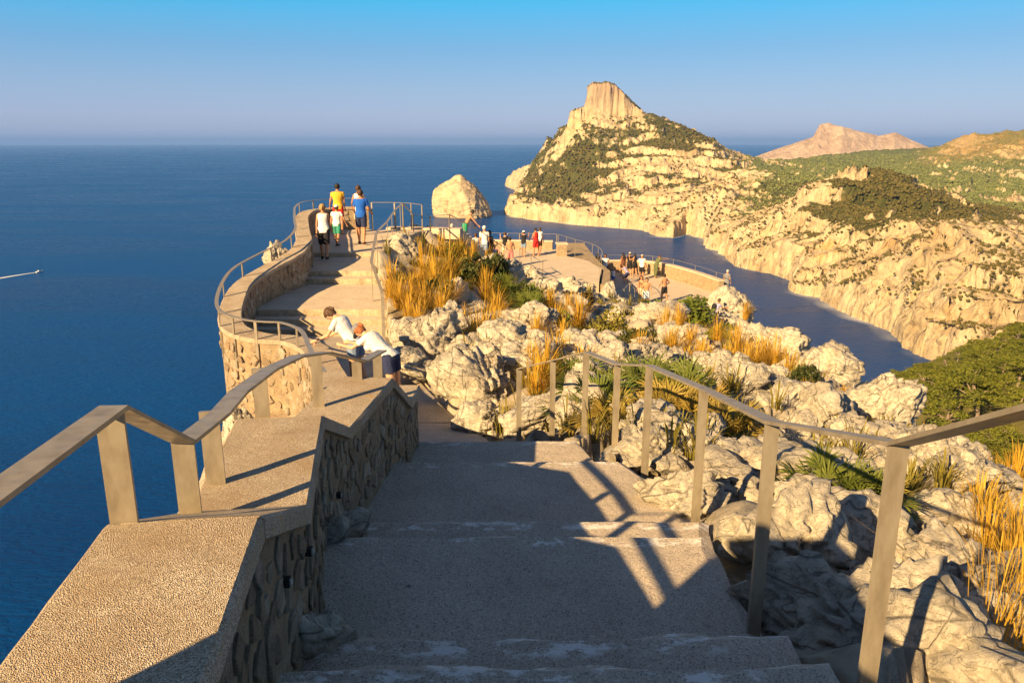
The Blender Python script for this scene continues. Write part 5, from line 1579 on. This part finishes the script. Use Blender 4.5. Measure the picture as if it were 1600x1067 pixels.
def person(loc, face, H, label, skin='tan', hair='brown', top=None, sleeve=0.55, bottom=NAVY, leg=0.75, shoes=None, pose=None, hat=None, long_hair=False, woman=False, bun=False, voxel=0.020, pack=None, dress=False, group='people on the walkways and platforms'):
    """face = heading in degrees (0 = away from the viewer, 90 = to the left)"""
    P = dict(lean=0.03, stride=0.10, knee=(0.05, 0.12), armL=(0.05, 0.12, 0.25), armR=(0.05, 0.12, 0.25), head=0.0, yaw=0.0, hip=(None, None), sit=0.0, inL=0.0, inR=0.0)
    P.update(pose or {})
    W = 0.88 if woman else 1.0
    hipF = [P['stride'], -P['stride']]
    for i in (0, 1):
        if P['hip'][i] is not None: hipF[i] = P['hip'][i]
    kn = P['knee']
    th, sh = 0.245*H, 0.235*H
    legs = []
    low = 1e9
    for i, s in ((0, -1), (1, 1)):
        h0 = np.array([s*0.048*H, 0, 0])
        d1 = rx(np.array([s*0.05, 0, -1.0]), hipF[i]); d1 /= np.linalg.norm(d1)
        d2 = rx(np.array([s*0.02, 0, -1.0]), hipF[i]-kn[i]); d2 /= np.linalg.norm(d2)
        k = h0+d1*th; a = k+d2*sh
        legs.append((h0, k, a)); low = min(low, a[2]-0.040*H)
    hz0 = -low if not P['sit'] else P['sit']
    up = np.array([0, math.sin(P['lean']), math.cos(P['lean'])]); fw = np.array([0, math.cos(P['lean']), -math.sin(P['lean'])]); sd_ = np.array([1.0, 0, 0])
    base = np.array([0, 0, hz0])
    m = MB(); bones = []
    def bone(tg, p, q, r0, r1, build=True):
        bones.append((tg, np.array(p, float), np.array(q, float), r0, r1))
        if build: capsule(m, p, q, r0, r1)
    # trunk
    pel = base+up*0.015*H
    prof = [(-0.055, 0.070, 0.055), (-0.02, 0.092, 0.066), (0.03, 0.094, 0.066), (0.09, 0.080, 0.056), (0.14, 0.080*(1.0 if not woman else .95), 0.058), (0.21, 0.100*W, 0.066), (0.265, 0.108*W, 0.062), (0.30, 0.092*W, 0.048), (0.325, 0.045, 0.034)]
    ring_solid(m, [(pel+up*h*H, sd_*a*H*(1.06 if woman and h < .05 else 1), fw*b*H) for h, a, b in prof], 16)
    bones.append(('pelvis', pel-up*0.04*H, pel+up*0.05*H, 0.085*H, 0.085*H)); bones.append(('torso', pel+up*0.09*H, pel+up*0.29*H, 0.078*H, 0.088*H))
    if woman and top is not None:
        for s in (-1, 1): capsule(m, pel+up*0.215*H+fw*0.05*H+sd_*s*0.042*H, pel+up*0.22*H+fw*0.055*H+sd_*s*0.042*H, 0.036*H, 0.034*H)
    nk = pel+up*0.315*H
    hd_up = rx(up, -P['head']); hd_up = hd_up/np.linalg.norm(hd_up); hd_fw = rx(fw, -P['head'])
    if P['yaw']:
        hd_fw = rz_(hd_fw, P['yaw'])
    hs = np.cross(hd_fw, hd_up)
    hc = nk+(up*0.3+hd_up*0.7)*0.092*H+hd_fw*0.012*H
    bone('neck', nk-up*0.02*H, hc-hd_up*0.02*H, 0.030*H, 0.028*H)
    ring_solid(m, [(hc+hd_up*z*H+hd_fw*o*H, hs*a*H, hd_fw*b*H) for z, a, b, o in ((-0.066, 0.018, 0.020, .018), (-0.055, 0.030, 0.036, .010), (-0.025, 0.040, 0.048, .002), (0.005, 0.043, 0.053, 0), (0.03, 0.042, 0.052, -.002), (0.05, 0.034, 0.042, -.004), (0.062, 0.016, 0.020, -.005))], 14)
    bones.append(('head', hc-hd_up*0.02*H, hc+hd_up*0.02*H, 0.05*H, 0.05*H))
    capsule(m, hc+hd_fw*0.048*H+hd_up*0.004*H, hc+hd_fw*0.059*H-hd_up*0.014*H, 0.006*H, 0.009*H, 6)
    for s in (-1, 1): capsule(m, hc+hs*s*0.043*H-hd_up*0.008*H-hd_fw*.006*H, hc+hs*s*0.047*H+hd_up*0.010*H-hd_fw*.006*H, 0.008*H, 0.010*H, 6)
    # arms and hands
    hands = []
    for s, ar, inn in ((-1, P['armL'], P['inL']), (1, P['armR'], P['inR'])):
        shd = pel+up*0.278*H+sd_*s*0.102*H*W
        f, ab, el = ar
        d1 = rx(ry(np.array([0, 0, -1.0]), -s*ab), f-P['lean']*0)
        d2 = rx(ry(np.array([0, 0, -1.0]), -s*ab*0.5), f+el)
        d2 = rz_(d2, s*inn)
        e = shd+d1*0.165*H; w = e+d2*0.145*H
        bone('uarm', shd, e, 0.027*H*W, 0.021*H*W); bone('farm', e, w, 0.022*H*W, 0.015*H*W)
        hdv = d2; pa = np.cross(hdv, sd_*s); pa = pa/max(np.linalg.norm(pa), 1e-6); pn = np.cross(hdv, pa)
        kn_ = w+hdv*0.05*H
        bone('hand', w, kn_, 0.0155*H, 0.021*H)
        for k, (o, L) in enumerate(((-.017, .036), (-.006, .042), (.006, .040), (.017, .032))):
            b0 = kn_+pa*o*H; b1 = b0+(hdv*0.8-pn*s*0.35)*L*0.55*H; b2 = b1+(hdv*0.5-pn*s*0.75)*L*0.5*H
            bone('hand', b0, b1, 0.0062*H, 0.0056*H); bone('hand', b1, b2, 0.0056*H, 0.0050*H)
        b0 = w+hdv*0.018*H-pa*0.016*H; b1 = b0+(hdv*.6-pa*.7)*0.028*H; bone('hand', b0, b1, 0.0078*H, 0.0068*H); bone('hand', b1, b1+(hdv*.9-pa*.2)*0.022*H, 0.0066*H, 0.0056*H)
        hands.append(kn_)
    for i, s in ((0, -1), (1, 1)):
        h0, k, a = [q+base for q in legs[i]]
        bone('thigh', h0, k, 0.058*H, 0.036*H); bone('shin', k, k+(a-k)*0.35+np.array([0, -0.008*H, 0]), 0.034*H, 0.036*H); bone('shin', k+(a-k)*0.35+np.array([0, -0.008*H, 0]), a, 0.034*H, 0.020*H)
        ff = np.array([s*0.12, 1.0, -0.05]); ff /= np.linalg.norm(ff)
        bone('foot', a+np.array([0, -0.018*H, -0.018*H]), a+ff*0.085*H+np.array([0, 0, -0.022*H]), 0.022*H, 0.017*H)
    # one continuous surface
    tmp = bpy.data.objects.new('tmp_body', mesh_np('tmp_body', m.V, m.F)); COL.objects.link(tmp)
    md = tmp.modifiers.new('r', 'REMESH'); md.mode = 'VOXEL'; md.voxel_size = voxel
    ms = tmp.modifiers.new('s', 'SMOOTH'); ms.factor = 0.5; ms.iterations = 3
    dg = bpy.context.evaluated_depsgraph_get(); ev = tmp.evaluated_get(dg)
    me = bpy.data.meshes.new_from_object(ev)
    bpy.data.objects.remove(tmp, do_unlink=True)
    me.name = 'body'
    n = len(me.vertices); co = np.empty(n*3, np.float32); me.vertices.foreach_get('co', co); co = co.reshape(-1, 3).astype(float)
    nr = np.empty(n*3, np.float32); me.vertices.foreach_get('normal', nr); nr = nr.reshape(-1, 3).astype(float)
    polys = [tuple(p.vertices) for p in me.polygons]
    best = np.full(n, 1e9); tg = np.zeros(n, int); tt = np.zeros(n)
    names = []
    for bi, (nm, p, q, r0, r1) in enumerate(bones):
        names.append(nm); d = q-p; t = np.clip(((co-p)@d)/max(d@d, 1e-9), 0, 1)
        dist = np.linalg.norm(co-(p+t[:, None]*d), axis=1)-(r0+(r1-r0)*t)
        k = dist < best; best[k] = dist[k]; tg[k] = bi; tt[k] = t[k]
    nm_arr = np.array(names)[tg]
    root = empty('person', loc, R(face))
    me.materials.clear(); me.materials.append(SKIN[skin]); me.polygons.foreach_set('use_smooth', np.ones(len(me.polygons), bool))
    link('body', me, root)
    rs = np.random.RandomState(int(abs(loc[0]*100)) % 1000)
    def shell(name, mask, off, mat):
        idx = [f for f in polys if all(mask[i] for i in f)]
        if not idx: return None
        used = sorted({i for f in idx for i in f}); mp = {i: j for j, i in enumerate(used)}
        o_ = np.array([off(i) if callable(off) else off for i in used])
        V = co[used]+nr[used]*o_[:, None]
        return link(name, mesh_np(name, V, [tuple(mp[i] for i in f) for f in idx], mat, True), root)
    hgt = (co-pel)@up
    if top is not None:
        mk = ((nm_arr == 'torso') | ((nm_arr == 'pelvis') & (hgt > (-0.03*H)))) & (hgt < 0.305*H)
        mk |= (nm_arr == 'uarm') & (tt < sleeve)
        mk &= ~((nm_arr == 'neck'))
        if sleeve < 0.1: mk &= ~((np.abs(co[:, 0]) > 0.085*H*W) & (hgt > 0.15*H))
        wr = 0.010+0.008*(fbm(co*9, 2, 3)+0.4)
        shell('shirt', mk, lambda i: (0.006 if nm_arr[i] == 'uarm' else 0.012)*H/1.7+max(0, wr[i])*0.5+0.010*max(0.0, 1-hgt[i]/(0.16*H)), cloth(top))
    if bottom is not None:
        mk = ((nm_arr == 'pelvis') & (hgt < 0.055*H)) | ((nm_arr == 'thigh') & (tt < leg))
        if leg > 1.0: mk |= (nm_arr == 'shin')
        shell('shorts' if leg <= 1 else 'trousers', mk, lambda i: (0.012+0.014*(tt[i] if nm_arr[i] == 'thigh' else 0))*H/1.7, cloth(bottom))
    if dress:
        mm = MB(); ring_solid(mm, [(pel+up*0.06*H, sd_*0.088*H, fw*0.062*H), (pel-up*0.05*H, sd_*0.108*H, fw*0.085*H), (pel-up*0.22*H, sd_*0.125*H, fw*0.105*H)], 18); mm.build('skirt', cloth(top), root, True)
    if shoes is not None:
        shell('shoes', (nm_arr == 'foot') | ((nm_arr == 'shin') & (co[:, 2] < 0.05*H)), 0.008, cloth(shoes))
    hl = (co-hc)@hd_up/H; hf = (co-hc)@hd_fw/H
    isH = (nm_arr == 'head') | ((nm_arr == 'neck') & (hl > -0.06) & (hf < 0))
    if hair:
        mk = isH & ((hl > 0.028) | ((hf < 0.008) & (hl > -0.045)) | ((hf < 0.03) & (hl > 0.015)))
        shell('hair', mk, 0.013 if not woman else 0.018, HAIR[hair])
    if long_hair:
        mm = MB(); q = hc-hd_fw*0.045*H
        ring_solid(mm, [(q+hd_up*0.035*H, hs*0.030*H, hd_fw*0.022*H), (q-hd_up*0.02*H-hd_fw*.004*H, hs*0.045*H, hd_fw*0.026*H), (q-hd_up*0.08*H-fw*0.008*H, hs*0.050*H, hd_fw*0.022*H), (nk-up*0.075*H-fw*0.062*H, sd_*0.045*H, fw*0.016*H), (nk-up*0.12*H-fw*0.068*H, sd_*0.020*H, fw*0.010*H)], 12)
        mm.build('long_hair', HAIR[hair], root, True)
    if bun:
        mm = MB(); capsule(mm, hc-hd_fw*0.058*H+hd_up*0.02*H, hc-hd_fw*0.066*H-hd_up*0.015*H, 0.018*H, 0.014*H); mm.build('hair_bun', HAIR[hair], root, True)
    if hat is not None:
        o = shell('cap', isH & (hl > 0.012), 0.020, cloth(hat))
        mm = MB(); mm.V = []; c = hc+hd_up*0.020*H
        for k in range(9):
            a = math.pi*k/8
            mm.V.append(tuple(c+hs*0.050*H*math.cos(a)+hd_fw*(0.048+0.050*math.sin(a))*H)); mm.V.append(tuple(c+hs*0.048*H*math.cos(a)+hd_fw*(0.040+0.008*math.sin(a))*H+hd_up*0.006*H))
        mm.F = [(2*k, 2*k+2, 2*k+3, 2*k+1) for k in range(8)]; mm.build('cap_peak', cloth(hat), root)
    mm = MB()
    for s in (-1, 1): capsule(mm, hc+hd_fw*0.0495*H+hs*s*0.019*H+hd_up*0.006*H, hc+hd_fw*0.0505*H+hs*s*0.021*H+hd_up*0.006*H, 0.0052*H, 0.0052*H, 6)
    mm.build('eyes', M_EYE, root)
    if pack is not None:
        mm = MB(); c = pel+up*0.19*H-fw*0.115*H
        ring_solid(mm, [(c-up*0.11*H, sd_*.07*H, fw*.035*H), (c-up*0.09*H, sd_*.085*H, fw*.05*H), (c+up*0.05*H, sd_*.08*H, fw*.048*H), (c+up*0.10*H, sd_*.05*H, fw*.03*H)], 14); mm.build('backpack', cloth(pack), root, True)
    tag(root, label, 'person', group)
    return root, hands

def walk_pt(u, v, y):
    p = PY(u, v, y); return (p[0], y, floor_z(y)+0.012)
WALK = dict(stride=0.28, knee=(0.10, 0.30), armL=(-0.30, 0.10, 0.2), armR=(0.35, 0.10, 0.3), lean=0.05)
person(walk_pt(508,405,22.75), 4, 1.64, 'woman in white tank top and black shorts walking away on the far path', 'tan', 'blond', WHITE, 0.0, BLACK, 0.95, BLACK, WALK, woman=True, bun=True, voxel=0.013)
person(walk_pt(528,386,24.8), -8, 1.32, 'boy in white shirt, cap and green shorts walking on the far path', 'tan', 'brown', WHITE, 0.45, TEAL, 0.85, BLACK, dict(WALK, armR=(0.1, 0.5, 0.3)), hat=WHITE, voxel=0.013)
person(walk_pt(531,372,28.2), 8, 1.80, 'person in yellow shirt and red and white shorts at the end of the path', 'tan', 'black', YELL, 0.4, RED, 0.7, None, dict(armL=(0.1, 0.3, 0.5)))
person(walk_pt(563,372,28.0), 0, 1.74, 'woman in white top standing beyond the man in blue', 'tan', 'brown', WHITE, 0.0, BEIGE, 0.8, None, dict(armR=(0.2, 0.35, 0.6), armL=(0.2, 0.35, 0.6)), woman=True, bun=True)
person(walk_pt(566,382,25.3), -3, 1.76, 'man in bright blue shirt and navy shorts walking away on the far path', 'tan', 'brown', BLUE, 0.65, NAVY, 0.8, BROWN, dict(stride=0.16, knee=(0.05, 0.2), armL=(0.15, 0.22, 0.9), armR=(0.15, 0.22, 0.9)), voxel=0.013)
# the two girls leaning over the wall of the low path
g1 = walk_pt(553,600,10.9)
person((-2.42, 11.5, floor_z(11.5)+0.012), 72, 1.52, 'dark haired girl in white shirt bending over the wall of the low path', 'light', 'brown', WHITE, 0.55, DENIM, 0.5, WHITE, dict(lean=0.62, head=0.65, armL=(0.55, 0.1, 0.6), armR=(0.5, 0.1, 0.6), stride=0.05), woman=True, bun=True, long_hair=False, voxel=0.011)
person((-1.72, 10.5, floor_z(10.5)+0.012), 66, 1.52, 'girl in white shirt and grey cap leaning on the railing with a phone', 'light', 'red', WHITE, 0.5, NAVY, 0.5, WHITE, dict(lean=0.88, head=0.35, armL=(0.95, 0.05, 0.65), armR=(0.9, 0.05, 0.7), inL=0.25, inR=0.25, stride=0.08, hip=(-0.16, -0.06)), hat=GREY, woman=True, bun=True, voxel=0.011)

def stair_z(x, y):
    t = min(max(((Vector((x, y, 0))-Vector((ST_A.x, ST_A.y, 0))).dot(st_dir))/st_len, 0), 1)
    i = min(int(t*NS), NS-1)
    return ST_A.z+(ST_B.z-ST_A.z)*i/(NS-1)+0.012
def on_stair(u, v, y):
    p = PY(u, v, y); return (p[0], y, stair_z(p[0], y))
def on_flat(u, v, y, z):
    p = PY(u, v, y); return (p[0], y, z+0.012)
LEANR = dict(lean=0.5, armL=(0.6, 0.3, 0.1), armR=(0.6, 0.3, 0.1), stride=0.03)
CAMERA = dict(armL=(1.0, 0.35, 1.7), armR=(1.0, 0.35, 1.7), inL=0.5, inR=0.5)
HIPS = dict(armL=(-0.15, 0.75, 1.0), armR=(-0.15, 0.75, 1.0), inL=1.0, inR=1.0, stride=0.14)
person(on_stair(707,400,37.3), -10, 1.74, 'grey haired man in turquoise shirt seen from behind on the platform steps', 'light', 'grey', TURQ, 0.6, GREY, 0.9, BLACK)
person(on_stair(727,392,33.2), -70, 1.60, 'shirtless boy in green swim shorts leaning over the dark stair railing', 'tan', 'black', None, 0, GREEN, 0.8, BLACK, LEANR)
person(on_stair(757,400,37.6), -5, 1.78, 'man in white shirt, white cap and denim shorts on the platform steps', 'tan', 'grey', WHITE, 0.6, DENIM, 0.85, WHITE, hat=WHITE)
person(on_stair(765,400,37.9), -15, 1.70, 'woman with long black hair in brown dress beside the man in the white cap', 'dark', 'black', BROWN, 0.0, BROWN, 0.6, None, woman=True, long_hair=True, dress=True)
person(on_stair(744,405,38.4), 15, 1.52, 'child in white shirt on the steps below the boy in green shorts', 'tan', 'brown', WHITE, 0.6, GREY, 0.8, None)
person(on_stair(752,405,39.2), 20, 1.45, 'child in grey blue shirt on the platform steps', 'tan', 'black', GREY, 0.6, NAVY, 0.8, None)
person(on_stair(776,405,40.6), 150, 1.70, 'woman in coral swimsuit facing the viewer at the foot of the steps', 'light', 'blond', PINK, 0.0, PINK, 0.3, None, woman=True, bun=True)
person(on_stair(773,410,40.0), 5, 1.45, 'girl in blue top and white shorts at the foot of the steps', 'tan', 'black', BLUE, 0.0, WHITE, 0.6, None, woman=True, bun=True)
person(on_flat(789,402,47.0,Z1), 10, 1.66, 'woman in black top holding a camera up on the upper platform', 'light', 'brown', BLACK, 0.3, BEIGE, 0.7, None, CAMERA, woman=True)
person(on_flat(797,417,43.9,Z1), 10, 1.74, 'person with bare back and pink trousers on the upper platform', 'tan', 'black', None, 0, PINK, 1.2, None, dict(armR=(0.2, 0.3, 0.9)))
person(on_flat(818,402,48.0,Z1), -20, 1.64, 'woman in black top, denim shorts and pale hat on the upper platform', 'tan', 'black', BLACK, 0.3, DENIM, 0.6, None, CAMERA, hat=WHITE, woman=True)
person(on_flat(837,401,48.4,Z1), 40, 1.78, 'person in red top and red shorts by the back of the upper platform', 'tan', 'black', RED, 0.0, RED, 0.85, None, dict(armL=(0.2, 0.15, 0.8)))
person(on_flat(843,398,49.2,Z1), -30, 1.70, 'person in white top close behind the one in red', 'tan', 'brown', WHITE, 0.5, BROWN, 0.8, None)
person(on_flat(933,430,55.0,Z2), -15, 1.66, 'person in orange shirt at the inner end of the lower platform', 'tan', 'black', ORANGE, 0.5, ORANGE, 0.7, None, dict(armR=(0.6, 0.2, 1.2)))
person(on_flat(945,437,53.4,Z2), 175, 1.82, 'man in white sleeveless shirt and navy shorts on the lower platform', 'dark', 'black', WHITE, 0.2, NAVY, 0.9, BLACK)
person(on_flat(958,443,51.5,Z2), 30, 1.12, 'small child in white and blue on the lower platform', 'tan', 'brown', WHITE, 0.5, BLUE, 0.6, None)
person(on_flat(973,431,55.0,Z2), 10, 1.68, 'woman with long black hair and dark red top at the lower parapet', 'tan', 'black', BROWN, 0.2, BROWN, 0.7, None, woman=True, long_hair=True)
person(on_flat(983,432,54.8,Z2), -10, 1.74, 'person in black with pale cap at the lower parapet', 'tan', 'brown', BLACK, 0.5, BLACK, 0.8, None, hat=BEIGE)
person(on_flat(991,432,54.4,Z2), 30, 1.70, 'woman with long dark hair and black shorts posing at the lower parapet', 'tan', 'black', BLACK, 0.0, BLACK, 0.5, None, CAMERA, woman=True, long_hair=True)
person(on_flat(980,442,52.0,Z2), 60, 1.55, 'person in dark purple crouching to take a photo on the lower platform', 'tan', 'brown', LILAC, 0.6, NAVY, 0.9, None, dict(lean=0.5, hip=(0.9, 0.5), knee=(1.3, 1.2), armL=(1.0, 0.2, 0.7), armR=(1.0, 0.2, 0.7)))
person(on_flat(1002,437,53.5,Z2), 165, 1.78, 'man in white shirt and black shorts by the lower parapet', 'tan', 'grey', WHITE, 0.65, BLACK, 0.85, BLACK)
person(on_flat(1024,435,54.2,Z2), -50, 1.72, 'person in olive clothes leaning out over the lower parapet', 'tan', 'brown', OLIVE, 0.5, OLIVE, 1.2, None, dict(lean=0.55, armL=(1.4, 0.2, 0.2), armR=(1.5, 0.3, 0.1), stride=0.1))
person(on_flat(1009,481,43.8,Z2), 172, 1.80, 'shirtless muscular man in pale blue swim shorts facing the viewer', 'tan', 'black', None, 0, PALEB, 0.75, None, dict(armL=(0.05, 0.28, 0.25), armR=(0.05, 0.28, 0.25), stride=0.10))
person(on_flat(1001,476,45.0,Z2), 160, 1.72, 'bare chested person half hidden behind the man in pale blue shorts', 'tan', 'brown', None, 0, BEIGE, 0.7, None)
person(on_flat(1037,475,45.2,Z2), 35, 1.80, 'shirtless man in black shorts with hands on hips', 'tan', 'black', None, 0, BLACK, 0.7, None, HIPS)
px_, py_, pz_ = PY(1117, 494, 39.5)
zr = hz(px_, py_)
person((px_, py_, zr+0.02), -60, 1.74, 'seated visitor in lilac shirt with dark backpack on a rock by the lower platform', 'tan', 'brown', LILAC, 0.6, GREY, 0.9, WHITE, dict(sit=0.62, hip=(1.15, 1.0), knee=(1.2, 1.0), lean=0.25, head=0.3, armL=(0.8, 0.1, 0.7), armR=(0.8, 0.1, 0.7)), pack=BLACK)
o = link('boulder', ROCKS[9]); o.location = (px_-0.05, py_+0.05, zr+0.12); o.scale = (0.5, 0.45, 0.42); tag(o, 'low rock used as a seat by the visitor in lilac', 'boulder', BG)
px_, py_, _ = PY(1135, 448, 49.5)
person((px_, py_, -9.7), -40, 1.66, 'distant figure in grey beyond the rock knob at the platform end', 'tan', 'grey', GREY, 0.6, GREY, 0.9, None)
o = link('boulder', ROCKS[10]); o.location = (px_, py_, -10.5); o.scale = (1.6, 1.4, 0.95); tag(o, 'rock ledge under the distant figure in grey', 'boulder', BG)
# ------------------------------------------------------------------ air
def make_haze():
    t = bpy.data.materials.new('haze_air'); t.use_nodes = True
    n = t.node_tree.nodes; n.clear()
    v = n.new('ShaderNodeVolumePrincipled'); o = n.new('ShaderNodeOutputMaterial')
    v.inputs['Color'].default_value = (0.20, 0.42, 1.0, 1)
    v.inputs['Density'].default_value = 3.2e-5
    v.inputs['Anisotropy'].default_value = 0.0
    t.node_tree.links.new(v.outputs[0], o.inputs['Volume'])
    m = MB(); L = 61000.0
    m.box((0, 0, (SEA-1+215)/2), (2*L, 2*L, 215-(SEA-1)))
    tag(m.build('haze', t), 'pale blue haze over the sea and the far headlands', 'haze', kind='stuff')
make_haze()
